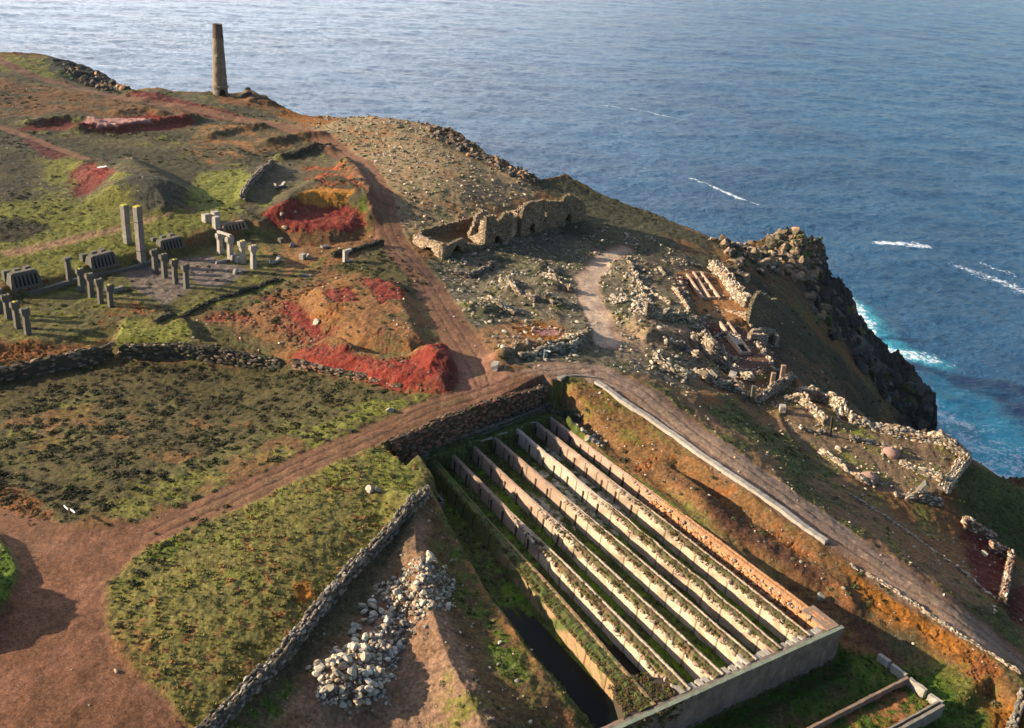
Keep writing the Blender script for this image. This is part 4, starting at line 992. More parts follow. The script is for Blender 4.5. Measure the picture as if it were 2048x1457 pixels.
# tall house fragment: front, left end, right end, back
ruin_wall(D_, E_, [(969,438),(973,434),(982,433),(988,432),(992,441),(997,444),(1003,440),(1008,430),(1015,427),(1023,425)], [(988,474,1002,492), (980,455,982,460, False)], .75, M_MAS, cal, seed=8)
nb = (E_ - D_)[:2]; nb = np.array([-nb[1], nb[0]]); nb /= np.linalg.norm(nb)
off = lambda P, d: np.array([P[0] + nb[0] * d, P[1] + nb[1] * d, P[2]])
zt = lambda P, h: P[2] + h
ruin_wall(off(D_, .75), off(D_, 4.2), [(0, zt(D_, 5.6)), (.9, zt(D_, 5.0)), (1.2, zt(D_, 2.6)), (2.2, zt(D_, 1.8)), (3.4, zt(D_, 1.0))], (), .7, M_MASW, cal, seed=9, px=False)
ruin_wall(off(D_, 4.4), off(E_, 4.4), [(0, zt(D_, 1.5)), (1.2, zt(D_, 3.2)), (1.8, zt(D_, 5.3)), (3.6, zt(D_, 5.9)), (4.6, zt(D_, 5.5)), (6, zt(D_, 4.2))], (), .7, M_MASW, cal, seed=10, px=False)
F_ = ground(1041, 474); Gq = ground(1112, 454); Hq = ground(1170, 441)
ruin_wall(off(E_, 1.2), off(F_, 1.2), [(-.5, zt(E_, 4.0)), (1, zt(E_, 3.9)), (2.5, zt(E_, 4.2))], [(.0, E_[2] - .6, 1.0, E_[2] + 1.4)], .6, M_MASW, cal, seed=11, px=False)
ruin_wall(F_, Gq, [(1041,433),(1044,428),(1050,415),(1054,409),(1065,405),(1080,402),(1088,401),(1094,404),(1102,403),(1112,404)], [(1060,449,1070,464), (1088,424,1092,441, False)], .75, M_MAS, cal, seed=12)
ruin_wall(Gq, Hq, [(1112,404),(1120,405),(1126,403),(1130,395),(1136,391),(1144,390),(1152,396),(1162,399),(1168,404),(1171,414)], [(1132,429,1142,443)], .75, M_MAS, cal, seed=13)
ruin_wall(off(F_, .75), off(F_, 5), [(0, zt(F_, 4.0)), (2, zt(F_, 5.0)), (4, zt(F_, 3.5))], (), .7, M_MASW, cal, seed=14, px=False)
ruin_wall(off(Gq, .75), off(Gq, 5), [(0, zt(Gq, 4.3)), (2, zt(Gq, 4.7)), (4, zt(Gq, 4.5))], (), .7, M_MASW, cal, seed=16, px=False)
ruin_wall(off(F_, 5) + [1, 0, 0], off(Hq, 5), [(0, zt(Gq, 3.0)), (3, zt(Gq, 4.2)), (5, zt(Gq, 4.9)), (8, zt(Gq, 5.1)), (11, zt(Gq, 4.4)), (14, zt(Gq, 2.5))], (), .7, M_MASW, cal, seed=15, px=False)

# --- gable wall and walls of the dressing floors
gb = empty('gable_wall_ruin', ground(1505, 650)); tag(gb, 'pointed slate gable standing alone above the sea slope, lit down its stepped left edge', 'ruined wall')
GA, GB = ground(1497, 648), ground(1541, 660)
ruin_wall(GA, GB, [(1495,636),(1500,622),(1505,610),(1509,600),(1514,590),(1519,586),(1524,586),(1532,591),(1545,602)], (), .7, M_MASD, gb, 'wall', .28, 21, rag=.1)
_t = (GB - GA)[:2]; _n = np.array([-_t[1], _t[0]]); _n /= np.linalg.norm(_n)
ruin_wall([GA[0] - _t[0] * .02 + _n[0] * .75, GA[1] + _n[1] * .75, GA[2]], [GA[0] + _n[0] * 5, GA[1] + _n[1] * 5, GA[2]], [(0, GA[2] + 1.9), (1.5, GA[2] + 1.5), (4, GA[2] + .8)], (), .6, M_MASW, gb, 'wing_wall', .3, 22, px=False)
ht = empty('stone_hut_ruin', ground(1530, 690)); tag(ht, 'small square roofless stone hut with dark doorway below the gable', 'ruined hut')
ruin_wall(ground(1500, 682), ground(1555, 694), [(1500,668),(1520,670),(1535,672),(1556,672)], [(1531,675,1548,700, False)], .6, M_MASW, ht, seed=23)
ruin_wall(ground(1505, 668), ground(1548, 671), [(1510,660),(1535,658),(1548,661)], (), .5, M_MASW, ht, seed=24)
ruin_wall(ground(1556, 694), ground(1550, 672), [(1550,662),(1556,672)], (), .5, M_MASW, ht, seed=25)
# ------------------------------------------------------------------ the settling tanks
def m_conc(name, col, var=.25, stain=(.10,.085,.06)):
    m, nt, b = mat(name, .88, .15)
    mp = node(nt, 'ShaderNodeMapping'); mp.inputs['Scale'].default_value = (1, 1, .25); nt.links.new(geo(nt), mp.inputs[0])
    st = noise(nt, 1.5, 5, .7, mp.outputs[0])
    c = mixc(nt, col, [x * (1 - var) for x in col], ramp(nt, noise(nt, .9, 6, .7), .35, .65))
    c = mixc(nt, c, stain, ramp(nt, st, .52, .75, 0, .75)); c = mixc(nt, c, [min(1, x * 1.35) for x in col], ramp(nt, noise(nt, 3.5, 5, .7), .6, .75, 0, .6))
    nt.links.new(c, b.inputs['Base Color']); bump(nt, b, noise(nt, 5, 6, .7), .7, .06); return m
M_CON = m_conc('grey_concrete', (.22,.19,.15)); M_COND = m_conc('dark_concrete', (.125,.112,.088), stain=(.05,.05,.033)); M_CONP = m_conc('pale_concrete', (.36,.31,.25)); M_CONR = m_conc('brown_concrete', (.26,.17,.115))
M_LICH, _nt, _b = mat('yellow_lichen'); _b.inputs['Base Color'].default_value = (.38, .32, .04, 1)
def col_noise(V, base, alt, alt2, seed, sc=1.2):
    n = fbm(V[:, 0] + V[:, 2] * .7, V[:, 1] - V[:, 2] * .6, sc, 4, seed, .6)[:, None]; n2 = fbm(V[:, 0] - V[:, 2], V[:, 1] + V[:, 2], sc * 3, 3, seed + 9)[:, None]
    c = np.array(base) * (1 - sstep(.0, .35, n)) + np.array(alt) * sstep(.0, .35, n)
    return c * (1 - sstep(.1, .4, n2)) + np.array(alt2) * sstep(.1, .4, n2)
M_ENDW = m_conc('stained_concrete', (.215,.165,.125), .5, stain=(.06,.052,.03))
tank = empty('settling_tanks', (*TK(14, 22), -6.7)); tag(tank, 'large roofless block of parallel settling tanks with long pale dividing walls', 'settling tanks')
TL = np.array(tank.location)
TOPZ = -4.5
def divider(near, far, b0, b1, w0, w1, cols, seed, rag=.35, fill=None, fillto=24, wav=.0, name='dividing_wall', z0=TOPZ, z1=TOPZ, ragb=1e9, posts=True, fillc=((.10,.075,.03), (.075,.085,.02), (.13,.075,.035))):
    """one long wall in the tank frame; near/far: a-coordinate at b0/b1; left face is ragged, the core behind it is overgrown"""
    r = np.random.RandomState(seed); nb_ = int((b1 - b0) / .2) + 1; b = np.linspace(b0, b1, nb_); f = (b - b0) / (b1 - b0)
    a = near + (far - near) * f + wav * fbm(b, b * 0 + seed, 5, 3, seed); wd = w0 + (w1 - w0) * sstep(.35, .75, f)
    zt = z0 + (z1 - z0) * f
    steps = np.floor(b / 3.1 + .4 * np.sin(b * .37 + seed)); sj = np.array([np.random.RandomState(int(k) * 13 + seed + 50).rand() for k in steps])
    rg = (np.maximum(fbm(b, b * 0, 1.2, 5, seed + 2, .6), 0) * 2.4 + .45 * sj) * rag * sstep(fillto + 6, fillto - 6, b)
    zl = zt - .12 - rg; zr = zt - .05 * sj - .05 * fbm(b, b * 0, .7, 3, seed + 5)
    rows = []; F = []
    hs = np.linspace(0, 1, 9)
    aw = a + wd / 2
    zf = -6.9
    crack = .07 * (np.diff(steps, prepend=steps[0]) != 0)
    for h in hs: rows.append((aw + (1 - h) * .12 - crack * .3, zf + (zl - zf) * h))
    hasf = fill is not None
    kf = sstep(fillto + 3, fillto - 3, b) if hasf else np.zeros(nb_)
    rows.append((aw - .16 * np.minimum(wd, 1), zl + .01)); rows.append((aw - wd * .22, zl * .6 + zr * .4 + .10 * kf + .1 * kf * fbm(b, b * 0, .6, 3, seed + 7)))
    rows.append((aw - wd * .5, zr + .05 * kf + .14 * kf * fbm(b, b * 0, .8, 3, seed + 8))); rows.append((aw - wd * .78, zr - .03)); rows.append((aw - wd * .86, zr + .04 * kf)); rows.append((aw - wd, zr)); rows.append((aw - wd, np.full(nb_, zf)))
    V = []
    for ra, rz in rows:
        p = _O[None] + ra[:, None] * _ea + b[:, None] * _eb; V.append(np.column_stack([p, rz]))
    V = np.array(V); nr = len(V); Vf = V.reshape(-1, 3); V2 = Vf + r.randn(*Vf.shape) * .010
    i = np.arange(nb_ - 1); 
    for k in range(nr - 1): F.append(np.stack([k * nb_ + i, (k + 1) * nb_ + i, (k + 1) * nb_ + i + 1, k * nb_ + i + 1], 1))
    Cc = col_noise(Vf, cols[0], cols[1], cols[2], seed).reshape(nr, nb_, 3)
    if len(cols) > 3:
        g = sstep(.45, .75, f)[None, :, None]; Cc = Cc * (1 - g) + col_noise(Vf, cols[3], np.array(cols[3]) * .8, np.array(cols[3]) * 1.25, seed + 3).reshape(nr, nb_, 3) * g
    if hasf:
        fc = col_noise(Vf, *fillc, seed + 20, .5).reshape(nr, nb_, 3); g = np.zeros(nr); g[9:13] = (.8, 1, 1, .7); g = g[:, None, None] * kf[None, :, None]; Cc = Cc * (1 - g) + fc * g
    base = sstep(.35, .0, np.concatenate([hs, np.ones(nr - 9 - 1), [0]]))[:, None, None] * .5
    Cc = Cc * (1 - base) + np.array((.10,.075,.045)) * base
    ck = (crack > 0)[None, :, None] & (np.arange(nr) < 10)[:, None, None]; Cc = np.where(ck, Cc * .3, Cc)
    for e in (0, nb_ - 1):
        ring = [k * nb_ + e for k in range(nr)]
        for k in range(1, nr // 2): F.append(np.array([[ring[k - 1], ring[k], ring[nr - 1 - k], ring[nr - k]]]))
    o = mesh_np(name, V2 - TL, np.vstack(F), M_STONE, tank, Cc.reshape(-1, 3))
    if posts:
        for q in np.arange(fillto + 1.5, b1 - 1, 2.9):
            q = q + r.rand() * .8; fa = near + (far - near) * (q - b0) / (b1 - b0); ww = np.interp(q, b, aw)
            bx = box_np(.09, .11, 2.0); p = TK(ww + .05, q)
            mesh_np('timber_post', bx[0] @ np.array([[_ea[0], _ea[1], 0], [_eb[0], _eb[1], 0], [0, 0, 1]]) + np.array([p[0], p[1], -6.0]) - TL - np.array(o.location), bx[1], M_TIM, o)
    return o, b, a, zl, wd
def box_np(x, y, z):
    V = np.array([(i * x, j * y, k * z / 1.0) for k in (-.5, .5) for j in (-1, 1) for i in (-1, 1)], float)
    return V, np.array([(0, 2, 3, 1), (4, 5, 7, 6), (0, 1, 5, 4), (1, 3, 7, 5), (3, 2, 6, 7), (2, 0, 4, 6)])
M_TIM, _nt, _b = mat('dark_timber'); _b.inputs['Base Color'].default_value = (.05, .035, .022, 1)
PC = [(.44,.325,.22), (.33,.215,.13), (.20,.15,.095), (.27,.185,.13)]  # last tone: far part painted browner, partly for the shade on it
PC2 = [(.48,.365,.25), (.36,.25,.155), (.22,.165,.105), (.27,.18,.125)]  # far part again browner, with some shade put into the colour
divs = []
divs.append(divider(1.2, 2.2, .5, 48.2, 1.2, .35, [(.40,.20,.09), (.36,.16,.07), (.30,.20,.12), (.36,.235,.17)], 31, rag=.18, fillto=27, posts=True))
divs.append(divider(4.4, 4.75, .3, 48.2, 1.25, .45, PC, 32, fill=1, fillto=25, rag=.4))
divs.append(divider(8.3, 8.1, .3, 47.1, 1.15, .42, [(.42,.31,.21), (.34,.24,.15), (.24,.17,.11), (.38,.30,.22)], 33, fill=1, fillto=27, wav=.35, rag=.38))
divs.append(divider(11.7, 12.0, .3, 46.4, 1.2, .42, PC2, 34, fill=1, fillto=26, rag=.4))
divs.append(divider(16.0, 15.6, .3, 45.5, 1.3, .42, PC2, 35, fill=1, fillto=24, rag=.45))
divs.append(divider(20.0, 18.95, .3, 44.7, 1.35, .42, PC2, 36, fill=1, fillto=24, rag=.55))
D6 = divider(24.4, 22.0, .3, 44.0, 2.0, 1.1, [(.30,.18,.09), (.14,.12,.05), (.09,.10,.03), (.09,.10,.03)], 37, fill=1, fillto=60, rag=.35, posts=False, name='overgrown_dividing_wall', fillc=((.075,.085,.022), (.11,.075,.032), (.06,.085,.018))); divs.append(D6)
def tbox(name, a0, a1, b0_, b1_, z0, z1, m, seed=0, parent=None, jit=.015, step=.5):
    """concrete block in the tank frame, its faces divided and slightly uneven"""
    r = np.random.RandomState(seed); par = parent or tank
    na = max(1, int(abs(a1 - a0) / step)); nb2 = max(1, int(abs(b1_ - b0_) / step)); nz2 = max(1, int((z1 - z0) / step))
    bm = bmesh.new(); bmesh.ops.create_cube(bm, size=1)
    for ax, n in ((0, na), (1, nb2), (2, nz2)):
        for k in range(1, n):
            co = [0, 0, 0]; co[ax] = -.5 + k / n; no = [0, 0, 0]; no[ax] = 1
            bmesh.ops.bisect_plane(bm, geom=bm.verts[:] + bm.edges[:] + bm.faces[:], plane_co=co, plane_no=no)
    for v in bm.verts:
        a = a0 + (v.co.x + .5) * (a1 - a0); b = b0_ + (v.co.y + .5) * (b1_ - b0_); z = z0 + (v.co.z + .5) * (z1 - z0); j = r.randn(3) * jit
        p = TK(a + j[0], b + j[1]); v.co = (p[0] - par.location.x, p[1] - par.location.y, z + j[2] - par.location.z)
    bmesh.ops.recalc_face_normals(bm, faces=bm.faces[:])
    me = bpy.data.meshes.new(name); bm.to_mesh(me); bm.free(); me.materials.append(m); o = bpy.data.objects.new(name, me); COL.objects.link(o); o.parent = par; return o
# rough stones on the face of the right hand wall and loose broken tops
_r = np.random.RandomState(500); _b = np.linspace(3.6, 27, 40)
_lo = np.array([[*TK(1.26 + .02 * b + .62 + .10, b), -6.2] for b in _b]); _hi = np.array([[*TK(1.26 + .02 * b + .62, b), TOPZ - .2] for b in _b])
v, f, c = face_stones(_lo[::-1], _hi[::-1], .34, [(.42,.20,.085), (.36,.165,.07), (.30,.16,.09), (.46,.27,.14), (.24,.12,.06)], _r)
mesh_np('facing_stones', v - TL, f, M_STONE, tank, c)
_P = []; _S = []
for (o_, b_, a_, zl_, wd_), k_ in zip(divs[:6], (.2, 1, 1, 1, 1, 1)):
    n_ = int(170 * k_); q = _r.rand(n_) * 30 + .5; w_ = np.interp(q, b_, wd_); aa_ = np.interp(q, b_, a_) + w_ * (.5 - .22 * _r.rand(n_) ** 2); _P.append(np.column_stack([_O[None] + aa_[:, None] * _ea + q[:, None] * _eb, np.interp(q, b_, zl_) + .02])); _S.append(.09 + .20 * _r.rand(n_) ** 2)
_P = np.vstack(_P); _S = np.concatenate(_S); v, f, c = instances(ROCKS, _i1[1], _P, np.column_stack([_S * 1.2, _S * 1.1, _S * .8]), rand_rot(len(_S), .4, _r), pal(len(_S), [(.40,.30,.20), (.30,.21,.14), (.22,.16,.10), (.34,.22,.14)], _r), _r)
mesh_np('broken_wall_tops', v - TL, f, M_STONE, tank, c)
tbox('end_wall', .0, 33.5, -.45, .25, -9.6, TOPZ - .10, M_ENDW, 1, jit=.03)
M_COP = m_conc('green_coping', (.19,.21,.15), stain=(.10,.12,.06)); tbox('coping', -.06, 33.6, -.52, -.12, TOPZ - .10, TOPZ + .02, M_COP, 2, jit=.012)
tbox('end_ledge', -.0, 33.5, .25, .75, -7.2, TOPZ - .55, M_CONR, 3)
tbox('corner_platform', .05, 1.75, .0, 3.4, -7.2, TOPZ - .03, M_CONR, 4)
rr = np.random.RandomState(3)
for i, (x0, x1) in enumerate(((1.9, 3.7), (5.2, 7.5), (9.1, 11.0), (12.5, 15.2), (16.8, 19.2))):
    for k in range(3):
        q = x0 + (x1 - x0) * (k + .5) / 3; tbox('weir_block', q - .24, q + .24, .25, .95 + .25 * rr.rand(), TOPZ - .75, TOPZ - .12 - .15 * rr.rand(), M_CONP, 40 + i * 3 + k)
for i, c in enumerate((4.4, 8.3, 11.8, 16.0, 20.0)): tbox('wall_junction', c - .62, c + .62, .26, 1.7, -7.2, TOPZ - .06, M_CONR if i % 2 else M_CONP, 60 + i)
tbox('overflow_step', 25.3, 26.2, .25, 1.5, -7.2, TOPZ - .15, M_CONR, 70)
# header wall and its channel at the far end
ew = lambda a0, a1, base, h0, h1, m, seed, th=.35, off=0: ruin_wall(np.array([*TK(a1, base[1] + off), -6.5]), np.array([*TK(a0, base[0] + off), -6.5]), [(0, h1), (np.hypot(a1 - a0, base[1] - base[0]), h0)], (), th, m, tank, 'header_wall', .25, seed, .03, False, rag=.12)
M_HD = m_masonry('header_brick', [(.27,.13,.09), (.22,.12,.085), (.30,.18,.13), (.14,.08,.05)], scale=3.5)
for a0, a1, z in ((2.3, 4.5, -4.75), (4.9, 8.0, -4.6), (8.4, 9.8, -5.3), (9.9, 12.0, -4.75), (12.4, 15.4, -4.55), (15.9, 18.8, -5.1), (19.2, 21.9, -5.0), (22.6, 24.6, -5.2)):
    f0, f1 = 48.6 - (a0 - 2.3) * .19, 48.6 - (a1 - 2.3) * .19
    ew(a0, a1, (f0, f1), z, z, M_HD, 80 + int(a0), .45)
    if a0 in (4.9, 12.4, 9.9): 
        s0 = tbox('slab', a0, a1, f0 - .5, f0 + .35, -4.6, -4.45, M_CONP, 90); s0.rotation_euler = (0, 0, 0)
c1 = ew(.4, 24.0, (50.3, 46.0), -3.95, -4.0, M_COND, 95, .25); c1.name = 'channel_wall'
ew(2.0, 22.8, (49.5, 45.4), -4.25, -4.3, M_COND, 96, .25).name = 'channel_wall'
tbox('side_wall', 24.95, 25.25, 35.9, 44.6, -7.0, -4.35, M_COND, 97); tbox('side_wall', 25.25, 26.5, 35.7, 36.0, -7.0, -4.4, M_COND, 98)
# standing water in the left channels
M_WAT, _nt, _b = mat('still_water', .3, .04); _b.inputs['Base Color'].default_value = (.004, .006, .006, 1)
for a0, a1, b1_ in ((25.4, 28.9, 20), (20.7, 23.4, 13)):
    ne = 14; far = [(a1 + (a0 - a1) * k / ne, b1_ + 2.2 * math.sin(k * 1.9) * (.5 + .5 * math.sin(k * .7 + 1)) - 3.5 * k / ne) for k in range(ne + 1)]
    L_ = [(a0, .4), (a1, .4)] + far; p = np.array([[*TK(a, b), -6.2] for a, b in L_])
    me = bpy.data.meshes.new('water'); me.from_pydata([tuple(q) for q in p], [], [tuple(range(len(p)))]); me.materials.append(M_WAT); o = bpy.data.objects.new('water', me); COL.objects.link(o); o['kind'] = 'structure'
# lower tanks in front of the end wall
lt = empty('lower_tanks', (*TK(6, -8), -9.2)); tag(lt, 'low concrete tanks with grass inside at the bottom right, below the end wall', 'settling tanks')
for z, b_, th in ((-8.0, -5.9, .22), (-8.0, -9.5, .16), (-8.02, -9.95, .26)):
    tbox('front_wall' if b_ < -9 else 'dividing_wall', -4.1, 34, b_ - th, b_ + th * .2, -11 if b_ < -9.8 else -9.6, z, M_CON if b_ < -9 else M_CONR, 101 + int(-b_), lt)
for k, (b0_, b1_) in enumerate(((-9.8, -8.4), (-8.0, -6.1), (-5.7, -4.0), (-3.7, -2.4))):
    tbox('side_wall', -4.45, -4.05, b0_, b1_, -10, -8.1 + .05 * k, M_CONP, 110 + k, lt, .03)
def kerb(P, w, h, m, name, label, cat, drop=.3, z=None, group=None):
    P = resample(P, .6); T = np.gradient(P[:, :2], axis=0); T /= np.linalg.norm(T, axis=1)[:, None]; N = np.stack([-T[:, 1], T[:, 0]], 1)
    zz = H(P[:, 0], P[:, 1]) if P.shape[1] == 2 else P[:, 2]; r = np.random.RandomState(len(P))
    zz = np.convolve(np.pad(zz, 3, 'edge'), np.ones(7) / 7, 'valid') + h + r.randn(len(P)) * .02
    q = P[:, :2]; L = [np.column_stack([q + N * w / 2, zz - h - drop]), np.column_stack([q + N * w / 2, zz]), np.column_stack([q - N * w / 2, zz]), np.column_stack([q - N * w / 2, zz - h - drop])]
    V = np.vstack(L); n = len(P); i = np.arange(n - 1); F = np.vstack([np.stack([k * n + i, k * n + i + 1, (k + 1) * n + i + 1, (k + 1) * n + i], 1) for k in range(3)] + [np.array([[0, n, 2 * n, 3 * n], [n - 1, 4 * n - 1, 3 * n - 1, 2 * n - 1]])])
    V[:, :2] += r.randn(len(V), 2) * .015
    return tag(mesh_np(name, V, F, m), label, cat, group)
kerb(np.array([G(x, y, -8.6) for x, y in ((1662,1308),(1655,1318),(1610,1340),(1560,1366),(1520,1386))]), .3, .25, M_COND, 'drain_kerb', 'narrow hooked concrete kerb in the grass below the long end wall', 'kerb')
kerb(XY([(1192,766),(1240,800),(1300,840),(1350,874),(1400,912),(1450,946),(1500,978),(1560,1020),(1610,1058),(1652,1088)]), .75, .4, M_CONP, 'roadside_wall', 'long smooth pale concrete wall edging the lower side of the road', 'concrete wall', .9)
kerb(XY([(1085,768),(1100,758),(1150,752),(1192,756)]), .3, .15, M_CON, 'road_kerb', 'thin grey kerb where the road bends above the tanks', 'kerb')
# retaining wall of the terrace edge by the sea and its end
face = lambda l: np.array([G(*q) for q in l])
# ------------------------------------------------------------------ concrete stamp foundations and pillars
_ua = P1(161, 583) - P1(311, 545); UA = math.atan2(-_ua[1], -_ua[0])     # the row direction
def dist(P): return np.linalg.norm(P - np.array([0, 0, CAMH]))
def bm_obj(bm, name, m, parent=None, bev=0.0, loc=None, rz=0.0):
    bmesh.ops.recalc_face_normals(bm, faces=bm.faces[:])
    if bev: bmesh.ops.bevel(bm, geom=bm.edges[:], offset=bev, segments=1, affect='EDGES', profile=.5)
    me = bpy.data.meshes.new(name); bm.to_mesh(me); bm.free(); me.materials.append(m); o = bpy.data.objects.new(name, me); COL.objects.link(o)
    if parent: o.parent = parent
    if loc is not None: o.location = loc
    o.rotation_euler = (0, 0, rz); return o
def loft(sections, r=None, j=0.):
    """sections: list of (z, [(x, y)...]) -> closed bmesh"""
    bm = bmesh.new(); rings = []
    for z, pts in sections: rings.append([bm.verts.new((x + (r.randn() * j if r is not None else 0), y + (r.randn() * j if r is not None else 0), z + (r.randn() * j if r is not None else 0))) for x, y in pts])
    n = len(rings[0])
    for a, b in zip(rings, rings[1:]):
        for i in range(n): bm.faces.new((a[i], a[(i + 1) % n], b[(i + 1) % n], b[i]))
    bm.faces.new(rings[0]); bm.faces.new(rings[-1]); return bm
def rect(x0, x1, y): return [(x0, -y), (x1, -y), (x1, y), (x0, y)]
def pillar(bpx, tpx, label, wpx_=11, cap=True, m=None, seed=0, group='concrete pillars on the old stamps floor', rz=0, broken=0):
    r = np.random.RandomState(seed); P = P1(*bpx); h = hpx(P, *tpx); w = .88 * wpx_ / FPX * dist(P) / 2 * .92
    e = tag(empty('concrete_pillar', P - [0, 0, .05], UA + rz), label, 'pillar', group); d = w * .85; s = .012
    hc = h * .70 if cap else h
    def sec(z, w_, d_): return (z, rect(-w_, w_, d_))
    bm = loft([sec(-.8, w, d)] + [sec(hc * k / 5, w * (1 - .02 * k), d) for k in range(6)], r, s); bm_obj(bm, 'shaft', m or M_COND, e)
    if cap:
        f = w * 1.62
        bm = loft([sec(hc + .003, w * .93, d * 1.02), sec(h * .80, f * .92, d * 1.05), sec(h * .86, f, d * 1.06), sec(h * (.97 + .03 * r.rand()), f, d * 1.06)], r, s * 2); bm_obj(bm, 'capital', m or M_COND, e)
        for k in range(3):
            q = -f * .75 + f * .75 * k; bm = loft([(h * .96, rect(q - .14, q + .14, d * .8)), (h * (1.0 + .03 * r.rand()), rect(q - .11, q + .11, d * .7))], r, .02); bm_obj(bm, 'broken_top', M_LICH if k == 1 and seed % 3 == 0 else (m or M_COND), e)
    return e, P, h, w
ORD = ['first', 'second', 'third', 'last']
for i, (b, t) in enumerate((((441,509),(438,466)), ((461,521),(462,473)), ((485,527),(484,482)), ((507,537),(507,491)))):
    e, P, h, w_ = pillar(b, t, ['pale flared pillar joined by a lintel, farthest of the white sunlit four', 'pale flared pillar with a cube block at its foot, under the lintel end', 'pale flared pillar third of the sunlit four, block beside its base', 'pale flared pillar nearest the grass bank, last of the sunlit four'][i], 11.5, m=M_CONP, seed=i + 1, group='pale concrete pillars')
    if i == 0: PA, hA = P, h
    if i == 1: PB, hB = P, h
dv = PB - PA; L = np.hypot(dv[0], dv[1]); bm = bmesh.new(); bmesh.ops.create_cube(bm, size=1)
for v in bm.verts: v.co = (v.co.x * (L + 1.0), v.co.y * .5, v.co.z * .35)
zt = max(PA[2] + hA, PB[2] + hB); o = bm_obj(bm, 'lintel_beam', M_CONP, None, .03, ((PA[0] + PB[0]) / 2, (PA[1] + PB[1]) / 2, (PA[2] + hA + PB[2] + hB) / 2 + .16), math.atan2(dv[1], dv[0]))
o.rotation_euler = (0, -math.atan2(PB[2] + hB - PA[2] - hA, L), math.atan2(dv[1], dv[0])); tag(o, 'concrete lintel lying across the tops of two pale pillars', 'beam')
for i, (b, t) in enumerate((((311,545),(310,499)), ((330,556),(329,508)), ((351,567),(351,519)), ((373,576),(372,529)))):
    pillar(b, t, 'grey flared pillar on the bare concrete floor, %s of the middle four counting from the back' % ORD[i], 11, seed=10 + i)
pillar((139,562), (137,521), 'short grey pillar with a loose block on top, against the grass bank', 11, cap=False, seed=20)
q = P1(139, 562); hq = hpx(q, 137, 521); bm = bmesh.new(); bmesh.ops.create_cube(bm, size=1)
for v in bm.verts: v.co = (v.co.x * 1.25, v.co.y * .8, v.co.z * .45)
o = bm_obj(bm, 'concrete_block', M_COND, None, .04, q + [0, 0, hq + .2], UA + .2); tag(o, 'loose block resting on the short pillar by the bank', 'block')
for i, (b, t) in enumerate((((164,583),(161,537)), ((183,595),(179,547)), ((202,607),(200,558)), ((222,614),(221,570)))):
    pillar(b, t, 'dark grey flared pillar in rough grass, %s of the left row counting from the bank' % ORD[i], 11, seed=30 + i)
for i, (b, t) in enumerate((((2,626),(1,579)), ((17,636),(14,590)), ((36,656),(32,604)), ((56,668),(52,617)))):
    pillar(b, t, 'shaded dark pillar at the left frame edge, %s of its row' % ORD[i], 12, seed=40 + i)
for nm, b, t, w_, lab, lich in (('a', (255,486), (252,411), 13.5, 'tall square concrete column standing on the grass bank, left of the tall pair', 0), ('b', (284,529), (281,415), 14, 'tallest square column with yellow lichen top, rising from the floor edge', 1)):
    P = P1(*b); h = hpx(P, *t); w2 = w_ / FPX * dist(P) / 2 * .85
    e = tag(empty('concrete_column', P, UA + .15), lab, 'column'); r = np.random.RandomState(50 + lich)
    bm = loft([(-.8, rect(-w2, w2, w2 * .9))] + [(h * k / 10, rect(-w2, w2, w2 * .9)) for k in range(11)], r, .012); bm_obj(bm, 'shaft', M_CON, e)
    if lich: bm = loft([(h - .02, rect(-w2 - .02, w2 + .02, w2 * .95)), (h + .16, rect(-w2 + .05, w2 - .05, w2 * .8))], r, .03); bm_obj(bm, 'lichen_cap', M_LICH, e)
    else: bm = loft([(h - .01, rect(-w2, w2, w2 * .9)), (h + .10, rect(-w2 + .1, w2 - .1, w2 * .7))], r, .03); bm_obj(bm, 'lichen_cap', M_LICH, e)
    for f in ((.74, .24) if lich else (.16, .2)):
        bm = loft([(h * f, rect(-w2 - .03, w2 + .03, w2 * .93)), (h * f + .10, rect(-w2 - .03, w2 + .03, w2 * .93))]); bm_obj(bm, 'joint', M_VOID if lich else M_CONP, e)
